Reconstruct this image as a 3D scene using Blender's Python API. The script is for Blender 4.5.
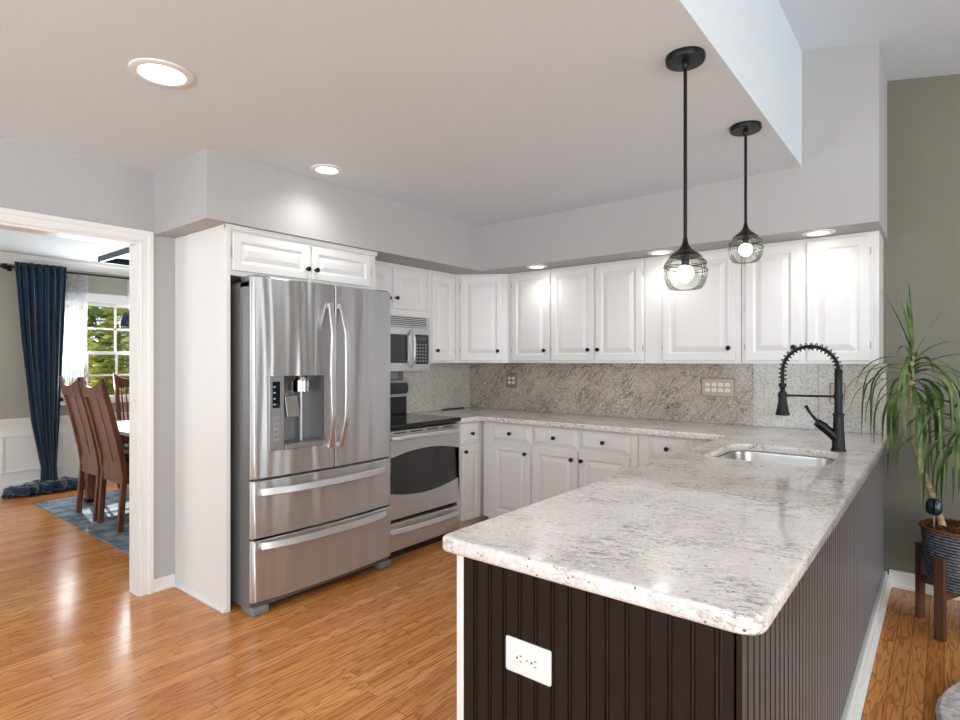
import bpy, bmesh, math, random
from math import sin, cos, pi, radians, sqrt
from mathutils import Vector, Matrix

for o in list(bpy.data.objects):
    bpy.data.objects.remove(o)
S = bpy.context.scene
COL = S.collection
random.seed(7)

def lin(r, g, b):
    def f(v):
        v /= 255.0
        return v / 12.92 if v <= .04045 else ((v + .055) / 1.055) ** 2.4
    return (f(r), f(g), f(b), 1.0)

# ------------------------------------------------------------------ camera, world, lights, exposure
cd = bpy.data.cameras.new('camera')
cam = bpy.data.objects.new('camera', cd); COL.objects.link(cam)
cam.location = (0, 0, 1.372)
cam.rotation_euler = (radians(90), 0, radians(38.85))
cd.sensor_width = 36; cd.lens = 576.3 / 960 * 36; cd.shift_y = 0.6 / 960
cd.clip_start = .05; cd.clip_end = 200
S.camera = cam

W = bpy.data.worlds.new('sky'); S.world = W; W.use_nodes = True
bg = W.node_tree.nodes['Background']
bg.inputs['Color'].default_value = (.78, .88, 1.0, 1); bg.inputs['Strength'].default_value = 1.6

sd = bpy.data.lights.new('sun', 'SUN'); sd.energy = 9.0; sd.angle = radians(.6); sd.color = (1, .95, .86)
sun = bpy.data.objects.new('sun', sd); COL.objects.link(sun)
sun.rotation_euler = Vector((2.05, -.40, -1.5)).to_track_quat('-Z', 'Y').to_euler()

def area(name, loc, direction, sx, sy, power, color=(1, 1, 1)):
    d = bpy.data.lights.new(name, 'AREA'); d.shape = 'RECTANGLE'; d.size = sx; d.size_y = sy
    d.energy = power; d.color = color
    o = bpy.data.objects.new(name, d); COL.objects.link(o)
    o.location = loc; o.rotation_euler = Vector(direction).to_track_quat('-Z', 'Z').to_euler()
    return o
# daylight through the side and dining windows, and added fill lamps
area('ceiling_fill_rear_left', (-2.3, -3.42, 1.5), (0, 1, 6), 1.7, 1.9, 135, (.84, .94, 1))  # added fill by the rear window, aimed up to brighten the ceiling
area('ceiling_fill_rear_right', (.75, -3.42, 1.25), (0, 1, 6), 1.9, 2.1, 135, (.84, .94, 1))  # second added ceiling fill, facing up beside the rear glass door
area('daylight_side_window', (3.50, -1.6, 1.5), (-1, .35, .25), 2.6, 1.7, 140, (.93, .965, .975))
area('daylight_side_window', (3.50, 3.2, 1.5), (-1, 0, 0), 1.3, 1.7, 32, (.93, .965, .975))
area('daylight_dining_window', (-7.40, 2.48, 1.5), (1, 0, .1), .9, 1.0, 42, (.92, .97, 1))
area('dining_fill_front', (-5.6, -1.12, 1.5), (0, 1, .1), 1.8, 1.5, 38, (.92, .97, 1))  # added fill for far wall, curtain and chair backs; no window here

S.view_settings.view_transform = 'Standard'
S.view_settings.look = 'None'
S.view_settings.gamma = 1
S.view_settings.use_curve_mapping = False
S.view_settings.exposure = 0.26

# ------------------------------------------------------------------ materials
def mat(name, col, rough=.5, metal=0.0, spec=.5, **kw):
    m = bpy.data.materials.new(name); m.use_nodes = True
    p = m.node_tree.nodes['Principled BSDF']
    p.inputs['Base Color'].default_value = col
    p.inputs['Roughness'].default_value = rough
    p.inputs['Metallic'].default_value = metal
    p.inputs['Specular IOR Level'].default_value = spec
    for k, v in kw.items():
        p.inputs[k.replace('_', ' ')].default_value = v
    return m

class N:
    """small node-graph helper"""
    def __init__(s, m):
        s.t = m.node_tree; s.p = s.t.nodes['Principled BSDF']
    def n(s, typ, ins=None, **at):
        nd = s.t.nodes.new(typ)
        for k, v in at.items(): setattr(nd, k, v)
        for k, v in (ins or {}).items():
            if hasattr(v, 'is_output') or isinstance(v, bpy.types.NodeSocket): s.t.links.new(v, nd.inputs[k])
            else: nd.inputs[k].default_value = v
        return nd
    def math(s, op, a, b=0.0, c=0.0, clamp=False):
        nd = s.t.nodes.new('ShaderNodeMath'); nd.operation = op; nd.use_clamp = clamp
        for i, v in enumerate((a, b, c)):
            if isinstance(v, bpy.types.NodeSocket): s.t.links.new(v, nd.inputs[i])
            else: nd.inputs[i].default_value = v
        return nd.outputs[0]
    def mix(s, f, a, b, blend='MIX'):
        nd = s.t.nodes.new('ShaderNodeMix'); nd.data_type = 'RGBA'; nd.blend_type = blend
        for i, v in ((0, f), (6, a), (7, b)):
            if isinstance(v, bpy.types.NodeSocket): s.t.links.new(v, nd.inputs[i])
            else: nd.inputs[i].default_value = v
        return nd.outputs[2]
    def ramp(s, f, stops, interp='LINEAR'):
        nd = s.t.nodes.new('ShaderNodeValToRGB'); cr = nd.color_ramp; cr.interpolation = interp
        while len(cr.elements) < len(stops): cr.elements.new(.5)
        for e, (q, c) in zip(cr.elements, stops):
            e.position = q; e.color = c if not isinstance(c, (int, float)) else (c, c, c, 1)
        s.t.links.new(f, nd.inputs[0]); return nd.outputs[0]
    def coords(s, scale=(1, 1, 1), rot=(0, 0, 0), kind='Object'):
        tc = s.n('ShaderNodeTexCoord')
        return s.n('ShaderNodeMapping', {'Vector': tc.outputs[kind], 'Scale': scale, 'Rotation': rot}).outputs[0]
    def noise(s, vec, scale, detail=2, rough=.5, dist=0.0):
        return s.n('ShaderNodeTexNoise', {'Vector': vec, 'Scale': scale, 'Detail': detail, 'Roughness': rough, 'Distortion': dist}).outputs[0]
    def bump(s, h, strength=.2, dist=.01):
        b = s.n('ShaderNodeBump', {'Height': h, 'Strength': strength, 'Distance': dist})
        s.t.links.new(b.outputs[0], s.p.inputs['Normal'])
    def set(s, k, v): s.t.links.new(v, s.p.inputs[k])

def wall_paint(name, col, rough=.75):
    m = mat(name, col, rough, spec=.3); g = N(m)
    g.bump(g.noise(g.coords(), 260, 2), .06, .002)
    return m
M_WALL = wall_paint('greige_wall_paint', lin(184, 183, 182))
M_TAUPE = wall_paint('taupe_wall_paint', lin(128, 126, 115))
M_DINING = wall_paint('dining_wall_paint', lin(168, 165, 152))
M_CEIL = wall_paint('ceiling_paint', lin(222, 230, 236))
M_TRIM = mat('white_trim_paint', lin(236, 235, 232), .35)
M_CAB = mat('white_cabinet_paint', lin(234, 233, 231), .32)
M_CABIN = mat('shadow_gap', lin(70, 68, 66), .8)
M_BLACK = mat('black_metal', (.012, .012, .013, 1), .38, .6)
M_KNOB = mat('bronze_black_knob', (.016, .014, .013, 1), .3, .5)
M_BLKGLASS = mat('black_glass', (.008, .008, .009, 1), .05)
M_DKPLASTIC = mat('dark_plastic', (.02, .02, .022, 1), .35)
M_GREYPLASTIC = mat('grey_plastic', lin(128, 130, 134), .4)
M_SILVERPL = mat('silver_plastic', lin(176, 178, 180), .32, .6)
M_WHITEPL = mat('white_plastic', lin(240, 240, 238), .35)
M_SLOT = mat('dark_slot', (.02, .02, .02, 1), .6)
M_CHROME = mat('chrome', (.8, .8, .8, 1), .08, 1)
M_BEIGEPL = mat('beige_plate', lin(196, 178, 160), .4)
M_GASKET = mat('brown_gasket', lin(96, 80, 70), .5)
M_TAUPEPL = mat('taupe_plate', lin(150, 136, 124), .35, .3)

def steel(name, col, rough, brush, wav=0.0):
    """brushed steel; brush: 'v' blurs reflections vertically, 'h' sideways; wav dents the sheet"""
    m = mat(name, col, rough, 1.0); g = N(m)
    g.p.inputs['Anisotropic'].default_value = .95
    g.p.inputs['Anisotropic Rotation'].default_value = .25 if brush == 'v' else 0
    tg = g.n('ShaderNodeTangent'); tg.direction_type = 'RADIAL'; tg.axis = 'Z'
    g.set('Tangent', tg.outputs[0])
    if wav:
        w = g.noise(g.coords((7.5, 2, .7)), 1.0, 1, .4, .2)
        b1 = g.n('ShaderNodeBump', {'Height': w, 'Strength': 1.0, 'Distance': wav})
        g.set('Normal', b1.outputs[0])
    return m
M_STEEL = steel('stainless_steel', (.69, .71, .735, 1), .38, 'v', .032)
M_STEELH = steel('stainless_steel_range', (.67, .685, .70, 1), .34, 'v')
M_HANDLE = mat('polished_steel_handle', (.74, .74, .74, 1), .36, 1)
M_FRSIDE = mat('fridge_side_grey', lin(128, 128, 128), .38, .55)
M_SINK = mat('sink_steel', (.50, .47, .44, 1), .28, 1)

def granite(name, c1, c2, grey, vein_rot, vein_amt, speck=1.0, rough=.12, vs=1.0, mott=.55, vw=1.0):
    m = mat(name, c1, rough); g = N(m)
    v = g.coords()
    big = g.ramp(g.noise(v, 3.2, 4, .6, .6), [(.36, 0), (.64, 1)])
    col = g.mix(big, c1, c2)
    mid = g.ramp(g.noise(v, 62, 3, .7), [(.48, 0), (.60, 1)])
    col = g.mix(g.math('MULTIPLY', mid, mott), col, grey)
    fine = g.ramp(g.noise(v, 150, 2, .6), [(.40, 1), (.50, 0)])
    col = g.mix(g.math('MULTIPLY', fine, .35), col, (.95, .92, .89, 1))
    vv = g.coords((1, 1, 1), vein_rot)
    vm = g.n('ShaderNodeMapping', {'Vector': vv, 'Scale': (7 * vs, 30 * vs, 30 * vs)}).outputs[0]
    vn = g.noise(vm, 1.0, 7, .72, 1.4)
    vein = g.ramp(g.math('ABSOLUTE', g.math('SUBTRACT', vn, .5)), [(.0, 1), (.014 * vw, .8), (.034 * vw, 0)])
    msk = g.ramp(g.noise(v, 4.2, 3, .6), [(.42, 0), (.60, 1)])
    msk2 = g.ramp(g.noise(v, 70, 2, .6), [(.38, .2), (.54, 1)])
    vein = g.math('MULTIPLY', g.math('MULTIPLY', vein, g.math('ADD', g.math('MULTIPLY', msk, .85), .15)), g.math('MULTIPLY', msk2, vein_amt))
    col = g.mix(vein, col, lin(64, 56, 54))
    vo = g.n('ShaderNodeTexVoronoi', {'Vector': v, 'Scale': 60.0, 'Randomness': 1.0})
    sp = g.ramp(g.math('ADD', vo.outputs['Distance'], g.math('MULTIPLY', g.noise(v, 160, 2), .3)), [(.30, 1), (.36, 0)])
    spm = g.ramp(g.noise(v, 26, 2), [(.53, 0), (.58, 1)])
    col = g.mix(g.math('MULTIPLY', g.math('MULTIPLY', sp, spm), .95 * speck), col, lin(52, 40, 40))
    g.set('Base Color', col)
    return m
M_GRANITE = granite('pale_pink_granite', lin(243, 236, 231), lin(231, 222, 217), lin(196, 185, 180), (0, 0, radians(-20)), .95, .9, .08, 1.0, .40, 1.15)
M_SPLASH = granite('grey_beige_granite', lin(200, 186, 170), lin(182, 168, 152), lin(134, 120, 108), (0, radians(48), 0), .95, 1.0, .16, .62, .6, 1.3)
M_SPLASHL = granite('pale_grey_granite', lin(208, 204, 196), lin(196, 191, 182), lin(146, 140, 132), (radians(90), 0, radians(20)), .30, 1.0, .14, .6, .5)

def wood_floor():
    m = mat('oak_plank_floor', lin(190, 130, 75), .2); g = N(m)
    tc = g.n('ShaderNodeTexCoord')
    xyz = g.n('ShaderNodeSeparateXYZ', {0: tc.outputs['Object']})
    x, y = xyz.outputs[0], xyz.outputs[1]
    w = .062
    px = g.math('DIVIDE', x, w)
    ix = g.math('FLOOR', px); fx = g.math('FRACT', px)
    r1 = g.n('ShaderNodeTexWhiteNoise', {'W': ix}, noise_dimensions='1D').outputs[0]
    py = g.math('DIVIDE', g.math('ADD', y, g.math('MULTIPLY', r1, 9.7)), 1.05)
    iy = g.math('FLOOR', py); fy = g.math('FRACT', py)
    cell = g.n('ShaderNodeCombineXYZ', {0: ix, 1: iy})
    wn = g.n('ShaderNodeTexWhiteNoise', {'Vector': cell.outputs[0]}, noise_dimensions='2D')
    rnd = wn.outputs[0]
    base = g.ramp(rnd, [(0, lin(196, 126, 66)), (.3, lin(224, 152, 84)), (.6, lin(234, 168, 100)), (1, lin(210, 138, 74))])
    off = g.math('MULTIPLY', rnd, 37.0)
    gv = g.n('ShaderNodeCombineXYZ', {0: g.math('ADD', g.math('MULTIPLY', x, 15.0), off), 1: g.math('MULTIPLY', y, 1.15), 2: off})
    cath = g.noise(gv.outputs[0], 1.3, 2, .5, .35)
    rings = g.math('FRACT', g.math('MULTIPLY', cath, 9.0))
    rings = g.ramp(rings, [(0, .1), (.55, .05), (.86, 1), (.97, .7), (1, .1)])
    gv2 = g.n('ShaderNodeCombineXYZ', {0: g.math('MULTIPLY', x, 190.0), 1: g.math('MULTIPLY', y, 6.0), 2: off})
    pores = g.ramp(g.noise(gv2.outputs[0], 1, 2, .6), [(.40, 1), (.56, 0)])
    col = g.mix(g.math('MULTIPLY', rings, .70), base, lin(146, 80, 36))
    col = g.mix(g.math('MULTIPLY', pores, .22), col, lin(138, 78, 38))
    tone = g.noise(tc.outputs['Object'], 1.1, 2)
    col = g.mix(g.math('MULTIPLY', g.ramp(tone, [(.35, 1), (.65, 0)]), .22), col, lin(168, 96, 44))
    ex = g.math('MINIMUM', fx, g.math('SUBTRACT', 1.0, fx))
    ey = g.math('MULTIPLY', g.math('MINIMUM', fy, g.math('SUBTRACT', 1.0, fy)), 17.0)
    gap = g.ramp(g.math('MINIMUM', ex, ey), [(0, 1), (.026, .6), (.05, 0)])
    col = g.mix(g.math('MULTIPLY', gap, .6), col, lin(70, 34, 14))
    g.set('Base Color', col)
    g.set('Roughness', g.math('ADD', g.math('MULTIPLY', pores, .10), .17))
    wav = g.noise(g.n('ShaderNodeCombineXYZ', {0: g.math('MULTIPLY', x, 14.0), 1: g.math('MULTIPLY', y, 1.5)}).outputs[0], 1, 1)
    h = g.math('SUBTRACT', g.math('MULTIPLY', wav, .5), g.math('MULTIPLY', gap, 1.0))
    g.bump(h, .12, .004)
    return m
M_FLOOR = wood_floor()

def wood(name, a, b, rough=.4, sc=(30, 30, 2.2)):
    m = mat(name, a, rough); g = N(m)
    n = g.noise(g.coords(sc), 1.2, 4, .6, .5)
    g.set('Base Color', g.mix(g.ramp(n, [(.35, 0), (.65, 1)]), a, b))
    return m
M_CHAIR = wood('cherry_chair_wood', lin(120, 70, 44), lin(84, 46, 28), .3)
M_WALNUT = wood('walnut_stand_wood', lin(104, 66, 44), lin(70, 42, 28), .45)
M_DARKPANEL = wood('espresso_panel_paint', (.0055, .0042, .0036, 1), (.0042, .0032, .0028, 1), .34, (20, 20, 2))
M_DARKPANEL.node_tree.nodes['Principled BSDF'].inputs['Sheen Weight'].default_value = .85
M_DARKPANEL.node_tree.nodes['Principled BSDF'].inputs['Sheen Roughness'].default_value = .22
M_DARKPANEL.node_tree.nodes['Principled BSDF'].inputs['Sheen Tint'].default_value = (.95, .95, 1, 1)
M_TRUNK = wood('palm_trunk', lin(206, 182, 144), lin(160, 134, 102), .8, (20, 20, 60))

def fabric(name, a, b, sc=120, rough=.85, **kw):
    m = mat(name, a, rough, spec=.25, **kw); g = N(m)
    n = g.noise(g.coords(), sc, 3, .6)
    g.set('Base Color', g.mix(g.ramp(n, [(.4, 0), (.6, 1)]), a, b)); g.bump(n, .2, .003)
    return m
M_VELVET = fabric('navy_velvet', lin(16, 54, 80), lin(8, 36, 58), 30, .6, Sheen_Weight=.6, Sheen_Roughness=.35)
M_NAVYSEAT = fabric('navy_seat', lin(30, 44, 62), lin(20, 30, 46), 60)
M_RUGB = fabric('blue_grey_rug', lin(140, 152, 160), lin(92, 106, 120), 7, .95)
M_RUGW = fabric('cream_shag', lin(226, 220, 216), lin(190, 182, 178), 30, .95)
M_SOIL = fabric('bark_soil', lin(120, 78, 46), lin(44, 26, 16), 55, .95)
def wicker():
    m = mat('grey_wicker', lin(90, 94, 104), .5); g = N(m)
    tc = g.n('ShaderNodeTexCoord'); xyz = g.n('ShaderNodeSeparateXYZ', {0: tc.outputs['Object']})
    rows = g.math('SINE', g.math('MULTIPLY', xyz.outputs[2], 2 * pi / .0152))
    nz = g.noise(tc.outputs['Object'], 40, 2)
    f = g.ramp(g.math('ADD', g.math('MULTIPLY', rows, .35), nz), [(.25, 0), (.75, 1)])
    g.set('Base Color', g.mix(f, lin(40, 42, 50), lin(128, 132, 142)))
    return m
M_WICK = wicker()
M_WICKRIM = fabric('brown_rim_weave', lin(140, 88, 56), lin(96, 58, 36), 80, .6)

def leaf_mat(name, a, b, c):
    m = mat(name, a, .42); g = N(m)
    rnd = g.n('ShaderNodeObjectInfo')
    n = g.noise(g.coords(), 9, 2)
    g.set('Base Color', g.ramp(n, [(.3, a), (.52, b), (.72, c)]))
    g.p.inputs['Subsurface Weight'].default_value = 0
    return m
M_LEAF = leaf_mat('strap_leaf_green', lin(44, 74, 32), lin(78, 108, 48), lin(142, 156, 90))
M_BUSHY = leaf_mat('yellow_green_leaf', lin(150, 150, 40), lin(196, 190, 70), lin(120, 136, 40))
M_BUSHG = leaf_mat('mid_green_leaf', lin(70, 100, 40), lin(110, 130, 56), lin(160, 160, 80))
M_BARK = mat('bark', lin(96, 80, 66), .9)
M_LAWN = fabric('lawn_grass', lin(110, 130, 60), lin(84, 104, 46), 20, .95)

def emit(name, col, strength):
    m = bpy.data.materials.new(name); m.use_nodes = True
    t = m.node_tree; t.nodes.clear()
    e = t.nodes.new('ShaderNodeEmission'); e.inputs[0].default_value = col; e.inputs[1].default_value = strength
    o = t.nodes.new('ShaderNodeOutputMaterial'); t.links.new(e.outputs[0], o.inputs[0])
    return m
M_LENS = emit('lit_lens', (1, .96, .9, 1), 5)
M_BULB = emit('lit_bulb', (1, .95, .87, 1), 9)
M_LED = emit('display_glow', (.5, .7, .9, 1), .5)

def thin_glass(name, tint, refl=1.0, base=.04):
    m = bpy.data.materials.new(name); m.use_nodes = True
    t = m.node_tree; t.nodes.clear()
    tr = t.nodes.new('ShaderNodeBsdfTransparent'); tr.inputs[0].default_value = tint
    gl = t.nodes.new('ShaderNodeBsdfGlossy'); gl.inputs['Roughness'].default_value = .03
    lw = t.nodes.new('ShaderNodeLayerWeight'); lw.inputs[0].default_value = .25
    ma = t.nodes.new('ShaderNodeMath'); ma.operation = 'MULTIPLY_ADD'; ma.inputs[1].default_value = refl; ma.inputs[2].default_value = base
    ma.use_clamp = True
    t.links.new(lw.outputs['Fresnel'], ma.inputs[0])
    mx = t.nodes.new('ShaderNodeMixShader'); o = t.nodes.new('ShaderNodeOutputMaterial')
    t.links.new(ma.outputs[0], mx.inputs[0]); t.links.new(tr.outputs[0], mx.inputs[1]); t.links.new(gl.outputs[0], mx.inputs[2])
    t.links.new(mx.outputs[0], o.inputs[0])
    return m
M_SHADE = thin_glass('smoky_glass', (.86, .88, .84, 1), .7)
M_SWIRL = thin_glass('smoky_glass_thread', (.5, .52, .5, 1), .8)
M_PANE = thin_glass('window_glass', (.97, .98, .98, 1), .5, .02)

def sheer_mat():
    m = bpy.data.materials.new('sheer_lace'); m.use_nodes = True
    t = m.node_tree; t.nodes.clear()
    tr = t.nodes.new('ShaderNodeBsdfTransparent'); df = t.nodes.new('ShaderNodeBsdfDiffuse'); tl = t.nodes.new('ShaderNodeBsdfTranslucent')
    df.inputs[0].default_value = (.85, .86, .88, 1); tl.inputs[0].default_value = (.45, .46, .48, 1)
    a = t.nodes.new('ShaderNodeMixShader'); a.inputs[0].default_value = .5
    b = t.nodes.new('ShaderNodeMixShader')
    tc = t.nodes.new('ShaderNodeTexCoord'); nz = t.nodes.new('ShaderNodeTexNoise'); nz.inputs['Scale'].default_value = 14
    rp = t.nodes.new('ShaderNodeMapRange'); rp.inputs[1].default_value = .35; rp.inputs[2].default_value = .65; rp.inputs[3].default_value = .25; rp.inputs[4].default_value = .6
    t.links.new(tc.outputs['Object'], nz.inputs[0]); t.links.new(nz.outputs[0], rp.inputs[0]); t.links.new(rp.outputs[0], b.inputs[0])
    o = t.nodes.new('ShaderNodeOutputMaterial')
    t.links.new(df.outputs[0], a.inputs[1]); t.links.new(tl.outputs[0], a.inputs[2])
    t.links.new(tr.outputs[0], b.inputs[1]); t.links.new(a.outputs[0], b.inputs[2]); t.links.new(b.outputs[0], o.inputs[0])
    return m
M_SHEER = sheer_mat()

# ------------------------------------------------------------------ mesh helpers
class MB:
    def __init__(s): s.v = []; s.f = []
    def add(s, vs, fs, mx=None):
        k = len(s.v)
        s.v += [tuple(mx @ Vector(p)) if mx else tuple(p) for p in vs]
        s.f += [tuple(i + k for i in f) for f in fs]
        return s
    def box(s, x0, x1, y0, y1, z0, z1, mx=None):
        return s.add([(x0, y0, z0), (x1, y0, z0), (x1, y1, z0), (x0, y1, z0), (x0, y0, z1), (x1, y0, z1), (x1, y1, z1), (x0, y1, z1)],
                     [(3, 2, 1, 0), (4, 5, 6, 7), (0, 1, 5, 4), (1, 2, 6, 5), (2, 3, 7, 6), (3, 0, 4, 7)], mx)
    def loft(s, rings, closed=True, caps=True, mx=None):
        n = len(rings[0]); vs = [p for r in rings for p in r]; fs = []
        for a in range(len(rings) - 1):
            for i in range(n if closed else n - 1):
                j = (i + 1) % n
                fs.append((a * n + i, a * n + j, (a + 1) * n + j, (a + 1) * n + i))
        if caps:
            fs.append(tuple(reversed(range(n)))); fs.append(tuple(range((len(rings) - 1) * n, len(rings) * n)))
        return s.add(vs, fs, mx)
    def lathe(s, prof, seg=32, mx=None, caps=True):
        rings = [[(r * cos(2 * pi * i / seg), r * sin(2 * pi * i / seg), z) for i in range(seg)] for r, z in prof]
        return s.loft(rings, True, caps, mx)
    def cyl(s, p0, p1, r0, r1=None, seg=20):
        return s.tube([p0, p1], [r0, r0 if r1 is None else r1], seg)
    def tube(s, path, rad, seg=10, caps=True, flat=None):
        path = [Vector(p) for p in path]; n = len(path)
        if isinstance(rad, (int, float)): rad = [rad] * n
        ts = [(path[min(i + 1, n - 1)] - path[max(i - 1, 0)]).normalized() for i in range(n)]
        up = Vector((0, 0, 1)) if abs(ts[0].z) < .9 else Vector((1, 0, 0))
        a = ts[0].cross(up).normalized(); rings = []
        for i in range(n):
            a = (a - ts[i] * a.dot(ts[i])).normalized(); b = ts[i].cross(a)
            rings.append([path[i] + (a * cos(2 * pi * k / seg) + b * sin(2 * pi * k / seg)) * rad[i] for k in range(seg)])
        return s.loft(rings, True, caps)
    def bar(s, path, w, t, wdir):
        """flat rectangular bar along a path; wdir = direction of its width"""
        path = [Vector(p) for p in path]; n = len(path); wd = Vector(wdir).normalized(); rings = []
        ws = w if isinstance(w, list) else [w] * n
        for i in range(n):
            tg = (path[min(i + 1, n - 1)] - path[max(i - 1, 0)]).normalized()
            u = (wd - tg * wd.dot(tg)).normalized(); v = tg.cross(u)
            rings.append([path[i] + u * ws[i] * a * .5 + v * t * b * .5 for a, b in ((-1, -1), (1, -1), (1, 1), (-1, 1))])
        return s.loft(rings)
    def sphere(s, c, r, seg=16, ring=10, sc=(1, 1, 1)):
        prof = [(max(1e-4, r * sin(pi * i / ring)), -r * cos(pi * i / ring)) for i in range(ring + 1)]
        return s.lathe(prof, seg, Matrix.Translation(c) @ Matrix.Diagonal((*sc, 1)))
    def build(s, name, m, parent=None, bevel=0, smooth=False, seg=2):
        me = bpy.data.meshes.new(name); me.from_pydata(s.v, [], s.f); me.validate(); me.update()
        bm = bmesh.new(); bm.from_mesh(me); bmesh.ops.recalc_face_normals(bm, faces=bm.faces); bm.to_mesh(me); bm.free()
        me.materials.append(m)
        o = bpy.data.objects.new(name, me); COL.objects.link(o)
        if parent: o.parent = parent
        if smooth:
            for p in me.polygons: p.use_smooth = True
            try: me.set_sharp_from_angle(angle=radians(42))
            except Exception: pass
        if bevel:
            b = o.modifiers.new('edge', 'BEVEL'); b.width = bevel; b.segments = seg; b.limit_method = 'ANGLE'; b.angle_limit = radians(40)
            b.harden_normals = False
        return o

def rrect(x0, x1, y0, y1, r, n=6):
    if isinstance(r, (int, float)): r = [r] * 4
    out = []
    for (cx, cy, a, q) in ((x1, y1, 0, r[0]), (x0, y1, 90, r[1]), (x0, y0, 180, r[2]), (x1, y0, 270, r[3])):
        sx = 1 if cx == x1 else -1; sy = 1 if cy == y1 else -1
        for i in range(n + 1):
            t = radians(a + 90 * i / n)
            out.append((cx - sx * q + q * cos(t), cy - sy * q + q * sin(t)))
    return out

def plate(name, outlines, half, bev, m, mx=None, parent=None, res=2):
    """flat slab from outline loops (holes allowed), rounded edges"""
    cu = bpy.data.curves.new(name + '_outline', 'CURVE'); cu.dimensions = '2D'; cu.fill_mode = 'BOTH'
    for lp in outlines:
        sp = cu.splines.new('POLY'); sp.points.add(len(lp) - 1); sp.use_cyclic_u = True
        for p, q in zip(sp.points, lp): p.co = (q[0], q[1], 0, 1)
    cu.extrude = half - bev; cu.bevel_depth = bev; cu.bevel_resolution = res; cu.offset = -bev
    tmp = bpy.data.objects.new('tmp_outline', cu); COL.objects.link(tmp)
    me = bpy.data.meshes.new_from_object(tmp.evaluated_get(bpy.context.evaluated_depsgraph_get()))
    bpy.data.objects.remove(tmp); bpy.data.curves.remove(cu)
    if mx: me.transform(mx)
    me.materials.clear(); me.materials.append(m); me.name = name
    o = bpy.data.objects.new(name, me); COL.objects.link(o)
    if parent: o.parent = parent
    return o

def tag(o, label, cat, group=None, kind=None):
    o['label'] = label; o['category'] = cat
    if group: o['group'] = group
    if kind: o['kind'] = kind
    return o
def thing(name, label, cat, loc=(0, 0, 0), rz=0, group=None):
    o = bpy.data.objects.new(name, None); COL.objects.link(o)
    o.location = loc; o.rotation_euler = (0, 0, rz); o.empty_display_size = .1
    return tag(o, label, cat, group)
def struct(o):
    o['kind'] = 'structure'; return o
def copy_tree(o, parent=None):
    c = o.copy(); COL.objects.link(c)
    if parent: c.parent = parent
    for ch in list(o.children): copy_tree(ch, c)
    return c

# ------------------------------------------------------------------ the setting
XW, YB = -3.654, 4.31            # door wall, back wall
XS, YS = -3.007, 3.74            # soffit faces
ZC, ZS = 2.486, 2.119            # kitchen ceiling, soffit underside
XE, XR = -.637, -.272            # edge of the low ceiling, end of the soffit

struct(MB().box(-7.7, 3.75, -3.65, 4.6, -.08, 0).build('floor', M_FLOOR))
b = MB(); x0, x1 = XW - .112, XW
b.box(x0, x1, 1.37, 4.45, 0, 2.6).box(x0, x1, -3.6, -.55, 0, 2.6).box(x0, x1, -.55, 1.37, 2.06, 2.6)
struct(b.build('wall_left', M_WALL))
struct(MB().box(XW - .112, 3.7, YB, YB + .14, 0, 3.5).build('wall_back', M_TAUPE))
# right and rear walls with their window openings
b = MB()
b.box(3.6, 3.74, -3.6, -2.9, 0, 3.3).box(3.6, 3.74, -2.9, -.3, 0, .65).box(3.6, 3.74, -2.9, -.3, 2.35, 3.3).box(3.6, 3.74, -.3, 2.55, 0, 3.3)
b.box(3.6, 3.74, 2.55, 3.85, 0, .65).box(3.6, 3.74, 2.55, 3.85, 2.35, 3.3).box(3.6, 3.74, 3.85, 4.45, 0, 3.3)
struct(b.build('wall_right', M_TAUPE))
b = MB(); y0, y1 = -3.64, -3.5
b.box(-3.8, -3.15, y0, y1, 0, 3.5).box(-3.15, -1.45, y0, y1, 0, .55).box(-3.15, -1.45, y0, y1, 2.45, 3.5).box(-1.45, -.2, y0, y1, 0, 3.5)
b.box(-.2, 1.7, y0, y1, 2.3, 3.5).box(-.2, 1.7, y0, y1, 0, .2).box(1.7, 3.74, y0, y1, 0, 3.5)
struct(b.build('wall_rear', M_WALL))
# kitchen ceiling: its right face drops from the sloping living-room ceiling
struct(MB().box(XW - .112, XE, -3.64, YB + .14, ZC, 3.45).build('ceiling', M_CEIL))
b = MB(); zl = 3.148; zr = zl - .18 * (3.74 - XE)
b.add([(XE, -3.64, zl), (3.74, -3.64, zr), (3.74, 4.45, zr), (XE, 4.45, zl), (XE, -3.64, zl + .1), (3.74, -3.64, zr + .1), (3.74, 4.45, zr + .1), (XE, 4.45, zl + .1)],
      [(3, 2, 1, 0), (4, 5, 6, 7), (0, 1, 5, 4), (1, 2, 6, 5), (2, 3, 7, 6), (3, 0, 4, 7)])
struct(b.build('ceiling_sloped', M_CEIL))
# soffit (bulkhead) running over the cabinets
b = MB()
b.box(XW, XS, 1.452, YB, ZS, ZC).box(XS, XE, YS, YB, ZS, ZC)
zt = zl - .18 * (XR - XE)
b.add([(XE, YS, ZS), (XR, YS, ZS), (XR, YB, ZS), (XE, YB, ZS), (XE, YS, zl), (XR, YS, zt), (XR, YB, zt), (XE, YB, zl)],
      [(3, 2, 1, 0), (4, 5, 6, 7), (0, 1, 5, 4), (1, 2, 6, 5), (2, 3, 7, 6), (3, 0, 4, 7)])
struct(b.build('wall_soffit', M_WALL))
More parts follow.
